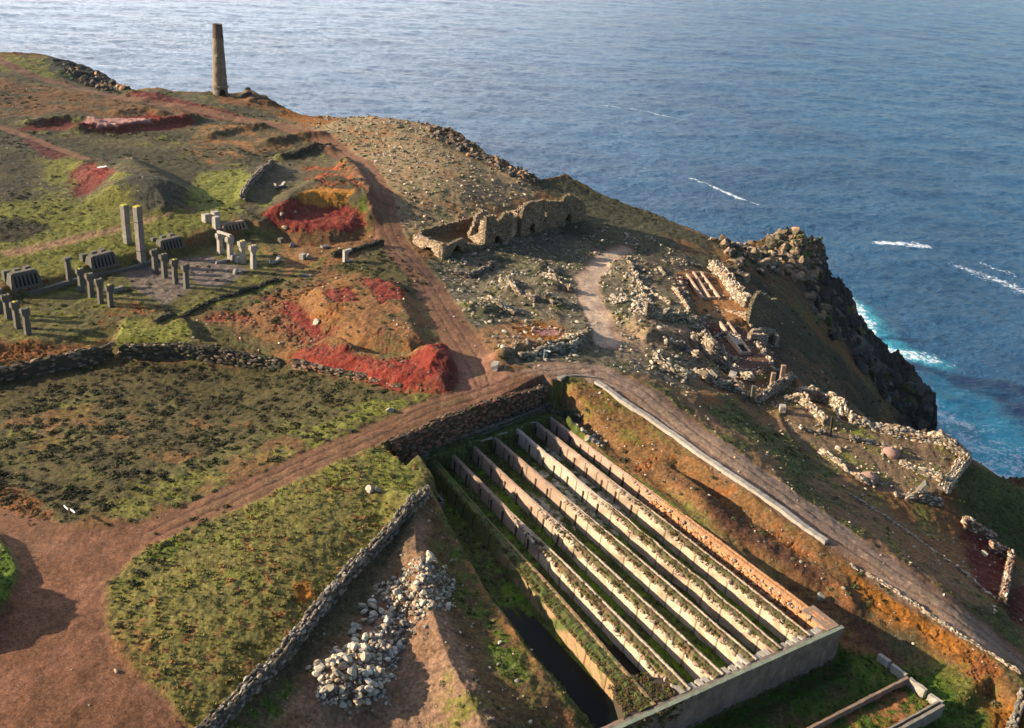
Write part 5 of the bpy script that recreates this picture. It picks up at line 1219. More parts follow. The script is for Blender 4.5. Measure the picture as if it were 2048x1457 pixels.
# mortar blocks: battered blocks with bolt slots down the face
def mortar(bl, br, tl, label, m):
    A, B = P1(*bl), P1(*br); h = hpx(A, *tl); L = np.hypot(*(B - A)[:2]); az = math.atan2(B[1] - A[1], B[0] - A[0]); c = (A + B) / 2
    z = min(A[2], B[2])
    e = tag(empty('mortar_block', (c[0], c[1], z), az), label, 'concrete block', 'battered mortar blocks'); r = np.random.RandomState(int(bl[0]))
    D0, D1 = 1.9, 1.0; bt = .9
    bm = loft([(-.6, [(-L/2-.1, -.1), (L/2+.1, -.1), (L/2+.1, D0), (-L/2-.1, D0)])] + [(h * k / 4, [(-L/2 + .12 * k, bt * k / 4 * .7), (L/2 - .12 * k, bt * k / 4 * .7), (L/2 - .12 * k, D0 + .1 - (.25) * k / 4), (-L/2 + .12 * k, D0 + .1 - .25 * k / 4)]) for k in range(5)], r, .015)
    bm_obj(bm, 'body', m, e)
    n = 6
    for k in range(n):
        x = (-.5 + (k + .7) / (n + .4)) * (L - 1.0)
        bm = loft([(h * .22, rect2(x - .16, x + .16, bt * .22 * .7 - .03, .35)), (h * .86, rect2(x - .10, x + .10, bt * .86 * .7 - .03, bt * .9))]); bm_obj(bm, 'bolt_slot', M_VOID, e)  # black strip proud of the face stands for a shaded slot
    for k in range(9):
        x = (-.5 + (k + .5) / 9) * (L - 1.3); bm = loft([(h * 1.0, rect2(x - .16, x + .16, bt * .7 + .03, bt * .7 + .75)), (h * 1.0 + .14, rect2(x - .14, x + .14, bt * .7 + .05, bt * .7 + .7))], r, .015); bm_obj(bm, 'top_rib', m, e)
    # buttress blocks behind
    for k in (-.33, .0, .33):
        bm = loft([(-.5, rect2(k * L - .5, k * L + .5, D0 + .7, D0 + 1.7)), (h * .98, rect2(k * L - .45, k * L + .45, D0 + .8, D0 + 1.6))], r, .03); bm_obj(bm, 'rear_buttress', m, e)
def rect2(x0, x1, y0, y1): return [(x0, y0), (x1, y0), (x1, y1), (x0, y1)]
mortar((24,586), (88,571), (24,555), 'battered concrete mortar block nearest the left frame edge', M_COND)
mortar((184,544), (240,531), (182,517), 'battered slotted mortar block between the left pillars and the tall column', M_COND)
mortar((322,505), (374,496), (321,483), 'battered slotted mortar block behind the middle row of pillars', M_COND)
mortar((447,466), (498,458), (449,451), 'paler battered mortar block beneath the small cubes, by the white pillars', M_CONR)
def block(px, w, d, h, label, m=None, rz=0., tilt=0., name='concrete_block', cat='block', dz=-.1, seed=0, group=None):
    P = P1(*px); r = np.random.RandomState(seed); bm = loft([(0, rect(-w/2, w/2, d/2)), (h * .5, rect(-w/2, w/2, d/2)), (h, rect(-w/2 + .03, w/2 - .03, d/2 - .03))], r, .025)
    o = bm_obj(bm, name, m or M_CONP, None, 0, P + [0, 0, dz], UA + rz); o.rotation_euler = (tilt, 0, UA + rz); return tag(o, label, cat, group)
block((413,444), 1.3, 1.1, 1.6, 'leftmost small concrete cube on the bank behind the pale pillars', seed=1); block((431,442), 1.2, 1.1, 1.9, 'small concrete cube farthest back on the bank', seed=2); block((433,457), 1.1, 1.0, 2.3, 'upright concrete block beside the paler mortar block', seed=3)
block((466,521), 1.4, 1.2, 1.2, 'cube block at the foot of the second pale pillar', M_CONP, .1, seed=4); block((477,525), .8, .9, 1.0, 'small cube block at the foot of the third pale pillar', M_CONP, seed=5)
block((444,525), 2.4, .5, .45, 'fallen pale beam lying on the concrete floor', M_CONP, -.1, seed=6, name='fallen_beam', cat='beam')
block((612,552), 2.0, .7, .35, 'fallen slab lying askew on the dark bank below the floor', M_CON, -1.1, seed=7, name='fallen_slab', cat='slab')
block((605,518), 1.0, .9, 1.0, 'upright broken cube at the edge of the grassy bank wall', M_CONP, .3, seed=8); block((616,516), .9, .7, .8, 'tilted broken cube beside an upright one on the bank wall', M_CONP, .9, .5, seed=9)
block((583,494), 1.2, .8, .8, 'tilted grey block in grass below the crimson platform', M_CON, .8, .4, seed=10); block((650,496), 1.5, .8, .6, 'grey slab half buried in grass near the track', M_CON, -.3, .3, seed=11); block((562,487), .9, .8, 1.1, 'dark upright stone block left of the grass patch', M_COND, seed=12)
block((237,582), 1.9, .6, .7, 'curved fallen trough piece beside the left row of pillars', M_CON, .1, seed=13); block((470,548), .7, .5, 1.0, 'small white broken stub near the front of the floor', M_CONP, .2, .2, seed=14)
block((480,545), .9, .6, .4, 'small white lump beside the broken stub', M_CONP, .6, seed=15)
def fallen_pillar(px, L, rz, label, wid=.7):
    P = P1(*px); e = empty('fallen_pillar', P, UA + rz); tag(e, label, 'fallen pillar'); r = np.random.RandomState(int(px[0]))
    out_ = [(-L/2, 0), (-L/2, .95), (-L/2 + .35, .8), (-L * .2, .35), (L * .2, .3), (L/2 - .4, .75), (L/2, .9), (L/2, 0)]
    bm = bmesh.new(); a = [bm.verts.new((x, -wid / 2, z)) for x, z in out_]; b = [bm.verts.new((x, wid / 2, z)) for x, z in out_]; n = len(a)
    bm.faces.new(a); bm.faces.new(b[::-1])
    for i in range(n): bm.faces.new((a[i], b[i], b[(i + 1) % n], a[(i + 1) % n]))
    bm_obj(bm, 'body', M_CONP, e)
fallen_pillar((560,374), 2.6, 0, 'bone shaped fallen pillar piece above the crimson platform'); fallen_pillar((551,525), 2.4, .2, 'waisted fallen pillar piece beyond the last pale pillar')
P = P1(693, 524); e = tag(empty('arched_fragment', P, UA - .2), 'upright pale concrete fragment with a scooped side on the wall by the track', 'concrete fragment')
out_ = [(-.6, -.2), (.9, -.2), (1.0, .15), (.4, .35), (.05, .8), (0, 1.3), (.3, 1.8), (.9, 2.0), (.9, 2.3), (-.6, 2.2)]
bm = bmesh.new(); a = [bm.verts.new((x, -.35, z)) for x, z in out_]; b = [bm.verts.new((x, .35, z)) for x, z in out_]; n = len(a); bm.faces.new(a); bm.faces.new(b[::-1])
for i in range(n): bm.faces.new((a[i], b[i], b[(i + 1) % n], a[(i + 1) % n]))
bm_obj(bm, 'body', M_CONP, e)
kerb(XY([(60,588),(110,574),(170,556),(250,540),(285,532),(330,512)]), .8, .35, M_COND, 'foundation_kerb', 'dark concrete plinth along the foot of the bank behind the pillars', 'kerb')

# ------------------------------------------------------------------ sign posts
def sign(px, top, arms, label, colr):
    P = P1(*px); h = max(1.2, hpx(P, *top)); e = tag(empty('sign_post', P), label, 'sign post'); bm = loft([(-.3, rect(-.06, .06, .06)), (h, rect(-.06, .06, .06))]); bm_obj(bm, 'post', colr, e)
    for k, a in enumerate(arms):
        bm = bmesh.new(); L = .95
        o_ = [(.05, -.11), (L - .15, -.11), (L, 0), (L - .15, .11), (.05, .11)]; f = [bm.verts.new((x, .07, h - .15 + z)) for x, z in o_]; g = [bm.verts.new((x, .11, h - .15 + z)) for x, z in o_]
        bm.faces.new(f); bm.faces.new(g[::-1])
        for i in range(5): bm.faces.new((f[i], g[i], g[(i + 1) % 5], f[(i + 1) % 5]))
        bm_obj(bm, 'finger_board', M_WHT, e, 0, None, a)
M_WHT, _nt, _b = mat('white_paint', .6); _b.inputs['Base Color'].default_value = (.75, .74, .70, 1)
M_POST, _nt, _b = mat('weathered_post', .8); _b.inputs['Base Color'].default_value = (.30, .18, .09, 1)
sign((140,1037), (137,1018), (2.4, -.6), 'white two armed finger post on a wooden pole at the track junction', M_POST)
sign((1087,719), (1089,700), (-.2,), 'slim white waymark post standing at the grassy road bank', M_WHT)

# ------------------------------------------------------------------ works on the right: framed tanks, hearths, posts
def frame_tank(rails, rungs, name, label, h=.55, w=.38, m=None, z=None):
    """rails: list of (p0, p1) pixel pairs; rungs: fractions along"""
    ends = [(P1(*a), P1(*b)) for a, b in rails]; zz = np.mean([q[2] for e_ in ends for q in e_]); c = np.mean([q for e_ in ends for q in e_], axis=0)
    e = tag(empty(name, (c[0], c[1], zz)), label, 'tank')
    def bar(p, q, w_, h_, nm):
        d = (q - p)[:2]; L = np.hypot(*d); bm = bmesh.new(); bmesh.ops.create_cube(bm, size=1)
        for v in bm.verts: v.co = (v.co.x * L, v.co.y * w_, v.co.z * (h_ + .5))
        slope = math.atan2(q[2] - p[2], L); o = bm_obj(bm, nm, m or M_CONR, e, .02, ((p[0] + q[0]) / 2 - c[0], (p[1] + q[1]) / 2 - c[1], (p[2] + q[2]) / 2 - zz + h_ / 2 - .25)); o.rotation_euler = (0, -slope, math.atan2(d[1], d[0]))
    for p, q in ends: bar(p, q, w, h, 'side_wall')
    for k in range(len(ends) - 1):
        for t in rungs[k]:
            bar(ends[k][0] + (ends[k][1] - ends[k][0]) * t, ends[k + 1][0] + (ends[k + 1][1] - ends[k + 1][0]) * t, .22, h - .06, 'cross_wall')
    return e, ends
M_TANKW = m_conc('warm_render', (.46,.31,.21), stain=(.30,.15,.08))
frame_tank([((1373,552),(1406,600)), ((1386,548),(1420,600)), ((1401,548),(1439,600))], [(0.99,), (.01, .22, .46, .70, .98)], 'framed_tank', 'ladder shaped tank with five cells on orange ground', m=M_TANKW)
e, ends = frame_tank([((1439,648),(1483,711)), ((1455,649),(1500,710))], [(.1, .45, .72, .98)], 'framed_tank', 'long narrow framed tank with dark water in its lowest cell', m=M_TANKW)
def cell(ends, t0, t1, z, m, name):
    (a0, a1), (b0, b1) = ends; q = [a0 + (a1 - a0) * t0, b0 + (b1 - b0) * t0, b0 + (b1 - b0) * t1, a0 + (a1 - a0) * t1]
    V = np.array([x + [0, 0, z] for x in q]) - np.array(e.location); return mesh_np(name, V, np.array([[0, 1, 2, 3]]), m, e)
cell(ends, .73, .97, .28, M_WAT, 'water'); cell(ends, .47, .71, .30, M_CONP, 'rubble_fill')
def buddle(px, wpix, label):
    P = P1(*px); R = wpix / FPX * dist(P) / 2; e = tag(empty('round_buddle', P + [0, 0, .1]), label, 'buddle', 'round convex buddle heads')
    V, F = lathe([(R, -.5), (R, .18), (R * .96, .25), (R * .90, .19), (R * .88, .26), (R * .75, .42), (R * .60, .52), (R * .58, .58), (R * .35, .70), (R * .30, .76), (R * .17, .80)], 40); mesh_np('dome', V, F, M_BUD, e)
    V, F = lathe([(R * .17, .79), (R * .15, .96), (R * .06, 1.0), (.01, .95)], 20); mesh_np('hub', V, F, M_BUD, e)
M_BUD = m_conc('buddle_mortar', (.30,.18,.14), stain=(.20,.11,.08))
buddle((1737,957), 36, 'round red brown buddle dome, the nearer one on the rubble terrace'); buddle((1781,907), 34, 'round red brown buddle dome, the farther one toward the sea edge')
def post(b, t, label, w_=8, m=None, dep=1.):
    P = P1(*b); d = rays(*t); n = np.array([0, 1.0]); z = CAMH + d[2] / d[1] * P[1]; x = d[0] / d[1] * P[1]; h = z - P[2]; w2 = w_ / FPX * dist(P) / 2; dx = x - P[0]
    bm = loft([(-.5, rect(-w2, w2, w2 * dep)), (h * .5, [(a + dx * .5, c) for a, c in rect(-w2, w2, w2 * dep)]), (h, [(a + dx, c) for a, c in rect(-w2, w2, w2 * dep)])]); return tag(bm_obj(bm, 'concrete_post', m or M_CONR, None, .02, P), label, 'post')
post((1561,772), (1568,731), 'tallest brown square post in the seaward ruins'); post((1542,780), (1548,746), 'brown square post just left of the tallest one'); post((1504,805), (1508,772), 'short dark post at the landward end of the post group', 7, M_COND)
post((1488,804), (1487,786), 'stubby dark post left of the short post', 6, M_COND); post((1661,873), (1665,834), 'thin dark post casting a long shadow on the terrace', 4, M_TIM)
block((1464,757), 1.5, 1.2, 1.1, 'pale cube block lying among rubble below the long lit wall', M_CONP, .3, seed=20); block((1564,822), 1.1, .9, 1.0, 'pale cube block on the dark slope right of the posts', M_CONP, .5, seed=21); block((1428,754), 2.6, 1.0, .8, 'dark tilted slab leaning in the grassy hollow', M_COND, .9, .4, seed=22)
block((1835,985), 1.4, .7, 2.0, 'leaning grey slab beside the collapsed corner of the terrace', M_COND, .4, .5, seed=23, name='leaning_slab', cat='slab')
block((1125,757), 1.6, .6, .35, 'low pale trough on the inside of the road bend', M_CON, .0, seed=24, name='stone_trough', cat='trough'); block((990,738), 1.2, .9, 1.0, 'pale boulder block at the corner where the tracks meet', M_CONP, .4, seed=25)

# rough stone walls of the works
dry_wall(XY([(1383,684),(1405,700),(1420,716),(1440,730)]), 2.3, 1.3, .46, S_WARM + S_PALE, 'long sunlit rubble wall left of the narrow water tank', 41, ragged=.5)
dry_wall(XY([(1440,732),(1452,740),(1470,748),(1490,756),(1502,764)]), [2.8, 1.6, 1.3, 1.4], 1.4, .42, S_WARM + S_PALE, 'humped continuation of the rubble wall, toward the posts', 42, ragged=.5)
dry_wall(XY([(1425,540),(1443,550),(1455,566),(1466,585),(1480,602),(1496,614)]), 1.7, 2.3, .5, S_PALE + S_WARM, 'thick collapsed wall of pale stones leading down to the gable', 43, ragged=.5)
dry_wall(XY([(1345,578),(1362,600),(1378,626)]), .6, .4, .35, S_WARM, 'thin low wall along the landward side of the orange floor', 44)
dry_wall(XY([(1318,538),(1330,552)]), .5, .4, .35, S_PALE, 'short low kerb of stones in the shaded works', 45)
dry_wall(XY([(1516,806),(1540,790),(1562,778),(1580,762)]), 1.6, .8, .4, S_WARM + S_GREY, 'sloping stone wall rising behind the square posts', 46, ragged=.4)
dry_wall(XY([(1308,724),(1335,740),(1372,760)]), 1.2, 1.1, .4, S_PALE, 'low pale stone wall beside the hollow beyond the road', 47)
dry_wall(XY([(1598,793),(1640,802),(1668,818),(1690,842)]), 1.7, 1.7, .42, S_WARM + S_PALE, 'crumbling tan wall at the seaward head of the terrace', 48, ragged=.5)
tw = TER3[[2, 3, 4, 5], :] + np.array([0, 0, 0])
o = dry_wall(tw[:, :2], 1.2, 2.1, .42, S_PALE + S_WARM, 'long pale parapet along the sea edge of the buddle terrace', 49, ragged=.5)
face_wall(face([(1912,1004,-16.0),(1930,970,-16.0),(1948,937,-16.2)]), face([(1893,984,-12.3),(1918,947,-12.1),(1942,911,-11.9)]), .42, S_PALE + S_WARM, 'high squared stone end wall of the buddle terrace above the sea', 50, thick=1.3)
face_wall(np.array([TER3[5] + [.6, .6, -3.4], TER3[3] + [.6, 1, -3]]), np.array([TER3[5] + [0, .3, .1], TER3[3] + [0, .5, .1]]), .42, S_DARK, 'dark seaward retaining wall under the parapet', 51, thick=.8)
dry_wall(XY([(1925,1052),(1955,1062),(1988,1078)]), 1.1, 1.0, .38, S_WARM + S_REDW, 'ragged stone edge at the top of the crimson slope', 52)
dry_wall(XY([(1980,1100),(2005,1108),(2020,1122),(2010,1170),(2002,1212)]), 1.2, .8, .38, S_WARM + S_REDW, 'angular stone wall boxing in the crimson slope at right', 53)
dry_wall(XY([(1100,822),(1135,830),(1160,840)]), .4, .8, .4, S_DARK, 'short mossy wall at the upper corner of the tanks', 54)
dry_wall(XY([(905,548),(935,556),(960,548),(985,530)]), .7, .8, .4, S_GREY, 'curved low stone wall in the rubble before the calciner', 55)
dry_wall(XY([(1040,715),(1085,702),(1140,694),(1160,686)]), .5, .6, .4, S_PALE, 'line of pale stones topping the grassy road bank', 56)
dry_wall(XY([(2040,1395),(2034,1430),(2022,1460)]), .8, .6, .4, S_GREY, 'shadowed stone edge in the bottom right corner', 57)

for i, (l, hh_, th_, lab) in enumerate((([(1255,520),(1275,560),(1290,600)], .5, .5, 'low broken wall right of the pink path, upper stretch'), ([(1345,522),(1375,530),(1400,534)], .4, .5, 'low wall across the head of the orange floor'), ([(1390,640),(1410,662),(1425,690)], .5, .5, 'low wall between the two framed tanks on the landward side'),
        ([(1500,655),(1530,664),(1556,672)], .5, .6, 'crumbled wall at the foot of the gable'), ([(1400,700),(1440,708),(1470,722)], .35, .4, 'kerb of stones crossing the dark red floor'), ([(1512,690),(1530,712),(1545,735)], .6, .5, 'low wall stub seaward of the narrow water tank'),
        ([(1545,742),(1575,752),(1590,766)], .9, .6, 'short wall behind the tallest square post'), ([(1600,860),(1640,868),(1665,872)], .5, .6, 'low footing wall beside the thin dark post'), ([(1640,905),(1680,930),(1720,962),(1745,975)], .5, .6, 'broken landward wall of the buddle terrace'),
        ([(1080,545),(1110,560),(1140,585)], .6, .8, 'rubble bank left of the pink path'), ([(1000,560),(1030,585),(1070,600)], .7, .8, 'collapsed wall line in the centre of the rubble'), ([(960,600),(1000,612),(1030,630)], .6, .8, 'collapsed wall line nearest the main track'),
        ([(1270,555),(1310,590),(1340,610)], .5, .5, 'low wall stub above the spread rubble heap'), ([(1290,630),(1330,640),(1370,636)], 1.0, .7, 'ragged wall above the tan hollow'), ([(1700,990),(1780,1040),(1850,1090),(1930,1150),(1990,1200)], .35, .5, 'long line of kerb stones along the far side of the road'),
        ([(1700,1130),(1760,1165),(1850,1225),(1950,1290),(2040,1350)], .3, .5, 'row of edging stones on the near side of the road'))):
    if i in (14, 15): hh_, th_ = .18, .4
    dry_wall(XY(l), hh_, th_, .42 if i < 14 else .26, (S_PALE + S_GREY + S_WARM), lab, 120 + i, ragged=1.1)

block((205,334), 1.9, .8, .12, 'small white patch lying on the crimson slope in the far left moor', M_WHT, .1, seed=31, name='white_slab', cat='slab')

for i, (l, hh_, th_, lab) in enumerate((([(1395,668),(1440,672),(1478,682)], .9, .8, 'broken cross wall above the narrow water tank'), ([(1385,742),(1420,768),(1460,782),(1500,800)], .9, .9, 'rubble wall along the foot of the hollow, landward of the posts'), ([(1570,800),(1600,806),(1630,830),(1650,850)], 1.0, 1.0, 'inner rubble wall at the head of the buddle terrace'),
        ([(1700,880),(1745,886),(1800,900)], .6, .8, 'low rubble footing between the post and the farther dome'), ([(1800,930),(1850,950),(1880,965)], .6, .9, 'low rubble footing right of the nearer dome'), ([(1790,990),(1830,1000),(1880,1008)], .9, .9, 'tumbled wall below the leaning grey slab'),
        ([(1330,690),(1370,700),(1395,720)], 1.0, .9, 'broken wall on the lip of the tan hollow'))):
    dry_wall(XY(l), hh_, th_, .42, (S_PALE + S_GREY + S_WARM), lab, 160 + i, ragged=1.0)
# ------------------------------------------------------------------ loose boulders: the heap by the field wall, one object each
def make_rock_meshes(n, shapes, base, mats_, pref, cvar):
    out_ = []
    for i in range(n):
        c = np.array(cvar[i % len(cvar)]); v = shapes[i % len(shapes)]
        me = bpy.data.meshes.new(pref); me.from_pydata([tuple(q) for q in v], [], [tuple(f) for f in base]); a = me.color_attributes.new('Col', 'FLOAT_COLOR', 'POINT')
        cc_ = np.ones((len(v), 4), np.float32); cc_[:, :3] = c; a.data.foreach_set('color', cc_.ravel()); me.materials.append(mats_); out_.append(me)
    return out_
BM = make_rock_meshes(30, ROCKS2, _i2[1], M_STONE, 'boulder', [np.array(c) * k for c in S_PALE for k in (1.0, 1.35)])
rb = np.random.RandomState(77)
def heap(px, n, s0, s1, label, group, lift=.0, power=1.0):
    Pw = PP(px)[:, :2]; x0, y0 = Pw.min(0); x1, y1 = Pw.max(0); k = 0
    c = Pw.mean(0)
    while k < n:
        q = np.array([x0 + (x1 - x0) * rb.rand(), y0 + (y1 - y0) * rb.rand()])
        if not inside(Pw, np.array([q[0]]), np.array([q[1]]))[0]: continue
        k += 1; s = s0 + (s1 - s0) * rb.rand() ** 1.8; z = H(q[0:1], q[1:2])[0]
        o = bpy.data.objects.new('boulder', BM[rb.randint(len(BM))]); COL.objects.link(o)
        o.location = (q[0], q[1], z + s * .18 + lift * rb.rand()); o.scale = (s * .5 * (1 + .4 * rb.rand()), s * .5, s * .5 * (.6 + .3 * rb.rand())); o.rotation_euler = (rb.randn() * .35, rb.randn() * .35, rb.rand() * 6.28)
        tag(o, label, 'boulder', group)
heap([(625,1345),(665,1300),(735,1300),(768,1345),(768,1390),(715,1425),(650,1412)], 130, .38, .95, 'pale boulder in the dense lower end of the heap beside the field wall', 'boulders of the lower heap', .45)
heap([(690,1305),(712,1240),(775,1222),(815,1260),(790,1320),(740,1335)], 62, .32, .85, 'pale boulder in the middle of the long heap', 'boulders of the middle heap', .2)
heap([(725,1225),(755,1170),(800,1160),(815,1215),(775,1250),(720,1245)], 48, .3, .8, 'pale boulder at the narrow waist of the long heap', 'boulders of the heap waist', .15)
heap([(775,1175),(830,1125),(875,1118),(905,1160),(900,1212),(850,1235),(790,1225)], 58, .3, .85, 'pale boulder scattered in the upper part of the heap', 'boulders of the upper heap', .1)
for px, s, lab in (((862,1116),1.1,'pale boulder pair at the very top of the heap'), ((856,1122),.9,'squat stone leaning at the top of the heap'), ((896,1214),.9,'lone pale round boulder right of the upper heap'), ((726,1215),.9,'flat pale boulder lying left of the heap waist'), ((745,1205),.8,'pale boulder standing left of the upper heap'),
                   ((738,980),1.0,'pale flat rock in the grass below the track'), ((755,983),.8,'brown rock beside a flat rock in the grass'), ((779,822),1.0,'tan rock on the grass verge above the track'), ((632,647),1.1,'round pale boulder on the red hillside'), ((1640,1196),.9,'brown block beside the right corner of the tanks'), ((1968,1108),1.1,'tan boulder on the crimson slope at right'),
                   ((565,430),.9,'white stone on the rim of the crimson platform'), ((590,425),.7,'pale stone beside the rim stone of the crimson platform'), ((570,456),1.0,'reddish upright stone at the foot of the crimson platform'), ((1677,900),1.1,'tan boulder at the middle of the buddle terrace'), ((1880,1262),.0,'')):
    if s == 0: continue
    P = P1(*px); o = bpy.data.objects.new('boulder', BM[rb.randint(len(BM))]); COL.objects.link(o); o.location = P + [0, 0, s * .15]; o.scale = (s * .6, s * .5, s * .42); o.rotation_euler = (0, 0, rb.rand() * 6); tag(o, lab, 'boulder')

# ------------------------------------------------------------------ rock outcrops and rubble
def full(px, soft=1.5, wob=2.0, world=False):
    P = px if world else PP(px)[:, :2]; A = np.zeros_like(Xg); s, m = pmask(P, soft, wob, .8)
    if s is not None: A[s] = m
    return A
AREA = (uu[1] - uu[0]) * Yg * Yg * math.log(Y1 / Y0) / (NV - 1)
_inview = 1.0 * (np.abs(Xg / Yg) < .78)
def sample(dens, r, cap=400000):
    p = (dens * AREA * _inview).ravel(); t = p.sum(); n = int(min(t, cap)); cs = np.cumsum(p)
    k = np.searchsorted(cs, r.rand(n) * cs[-1]); k = np.minimum(k, len(p) - 1)
    x = Xg.ravel()[k] + (r.rand(n) - .5) * AREA.ravel()[k] ** .5; y = Yg.ravel()[k] + (r.rand(n) - .5) * AREA.ravel()[k] ** .5 * 1.4
    return np.column_stack([x, y, H(x, y)]), k
def outcrop(px, n, s0, s1, cols, label, seed, name='rock_outcrop', cat='rocks', soft=2, embed=.25, kind=None):
    r = np.random.RandomState(seed); A = full(px, soft, 1.5); A /= max((A * AREA).sum(), 1e-6); pos, k = sample(A * n * 1.02, r, n)
    s = s0 + (s1 - s0) * r.rand(len(pos)) ** 2.2
    sc = np.column_stack([s * (.5 + .3 * r.rand(len(s))), s * .5, s * (.35 + .3 * r.rand(len(s)))]); pos[:, 2] += s * (.5 - embed) * .5
    big = ROCKS2 if s1 > 1.5 else ROCKS; f = _i2[1] if s1 > 1.5 else _i1[1]
    v, F, c = instances(big, f, pos, sc, rand_rot(len(pos), .35, r), pal(len(pos), cols, r, .3), r)
    o = mesh_np(name, v, F, M_CLIFF if s1 > 1.5 else M_STONE, None, c)
    return tag(o, label, cat, None, kind)
TANR = [(.24,.165,.10), (.30,.22,.14), (.17,.12,.075), (.26,.15,.08), (.12,.10,.06)]
DRK = [(.045,.042,.036), (.07,.06,.048), (.10,.085,.065), (.035,.034,.03), (.05,.06,.02)]
outcrop([(1535,480),(1560,462),(1640,505),(1655,545),(1610,560),(1550,540)], 330, .7, 2.9, TANR + [(.06,.07,.025)], 'sunlit tan crag of broken blocks rising against the sea', 61)
outcrop([(1432,482),(1480,485),(1530,500),(1550,545),(1520,590),(1470,560)], 290, .9, 3.0, TANR[:3] + DRK[1:4], 'jumble of large brown boulders left of the tan crag', 62, kind='stuff')
outcrop([(1590,560),(1660,545),(1690,600),(1700,680),(1660,690),(1620,620)], 240, .9, 3.2, TANR[2:4] + DRK, 'boulder band running down below the tan crag', 63, kind='stuff')
outcrop([(1690,620),(1730,680),(1790,740),(1850,800),(1820,840),(1760,780),(1710,720)], 200, 1.5, 6.0, DRK, 'black wet cliff rocks above the breaking water', 64, embed=.7)
outcrop([(850,250),(900,262),(985,315),(1070,362),(1060,372),(960,322),(870,275)], 260, .4, 1.5, DRK[1:3] + TANR[2:4], 'dark jagged rocks along the cliff edge behind the scree hill', 65, kind='stuff')
outcrop([(130,130),(205,148),(255,178),(235,182),(150,160)], 110, .6, 2.4, DRK[1:3] + TANR[2:4], 'dark rocks on the far left headland', 66, kind='stuff')
outcrop([(465,182),(500,182),(530,196),(520,204),(480,194)], 40, .8, 2.6, DRK + TANR[:2], 'rock knuckle just right of the chimney', 67, kind='stuff')
outcrop([(1225,590),(1252,590),(1256,606),(1230,608)], 160, .3, .7, S_PALE, 'round cairn of pale rubble beside the pink path', 68, 'stone_cairn', 'cairn', .3, .1)
outcrop([(1262,596),(1300,590),(1310,620),(1270,628)], 330, .35, .9, S_PALE + S_WARM[:1], 'spread heap of pale rubble right of the cairn', 69, 'rubble_heap', 'rubble heap', .5, .1)
outcrop([(1140,832),(1160,840),(1195,870),(1205,895),(1180,885),(1150,855)], 60, .3, .8, S_PALE, 'string of white stones on the earth bank right of the tanks', 70, 'stone_row', 'stones', .3, .1)
def rubble(name, dens, s0, s1, cols, seed, emb=.2):
    r = np.random.RandomState(seed); pos, k = sample(dens, r); n = len(pos); s = s0 + (s1 - s0) * r.rand(n) ** 3
    sc = np.column_stack([s * (.5 + .3 * r.rand(n)), s * .5, s * (.3 + .25 * r.rand(n))]); pos[:, 2] += s * (.5 - emb) * .5
    v, F, c = instances(ROCKS, _i1[1], pos, sc, rand_rot(n, .4, r), pal(n, cols, r, .3), r)
    print(name, n); return tag(mesh_np(name, v, F, M_STONE, None, c), None, None, None, 'stuff')
tn = 1 - tr
heapm = full([(625,1345),(665,1300),(735,1300),(775,1222),(760,1175),(830,1125),(905,1160),(900,1212),(815,1262),(768,1390),(715,1425),(650,1412)], .6, .3)
rubble('heap_rubble', heapm * 15, .16, .48, [tuple(min(1, 1.2 * q) for q in c) for c in S_PALE] + S_GREY[:2], 80)
m7 = full(F7, 2, 2) * tn
d = m7 * (sstep(-.1, .35, N2 + N3 * .3) * 1.5 + .12) * (1 - .0 * m7)
d += full([(1180,500),(1250,560),(1260,640),(1300,600),(1290,520),(1240,500)], 1, 1) * tn * .7
rubble('rubble', d, .22, .85, S_PALE + S_GREY, 81)
d = full(F8, 2, 3) * tn * (.35 + .5 * sstep(-.2, .4, N2))
rubble('scree', d, .22, .8, [(.30,.24,.16), (.20,.17,.11), (.40,.33,.24), (.14,.12,.07), (.25,.17,.10)], 82)
d = (full(F6, 2, 2) * .22 + full([tuple(q[:2]) for q in TERPX], 1, 1) * 2.6 * sstep(-.2, .3, N2) + full(F3, 1, 1) * .35 + full(F5, 1, 1) * .30 + full(R_, 2, 2) * .16 + full(U, 3, 3) * .02
     + full([(1400,640),(1560,700),(1560,760),(1480,760),(1410,700)], 1, 1) * 1.6 + full([(1500,740),(1600,780),(1560,830),(1480,800)], 1, 1) * 2.4 + full([(1380,670),(1440,700),(1500,760),(1500,800),(1440,770),(1380,720)], 1, 1) * 2.6 + full([(1925,1050),(1985,1085),(2010,1100),(1985,1130),(1940,1090)], 1, 1) * .8
     + full([(520,470),(760,460),(800,510),(660,560),(540,580)], 2, 2) * .25 + full([(1560,560),(1760,760),(1850,880),(1700,820),(1520,650)], 2, 2) * .10 + tr * .10) * (1 - tr * .7)
rubble('loose_stones', d, .12, .42, S_PALE + S_GREY + S_WARM, 83)
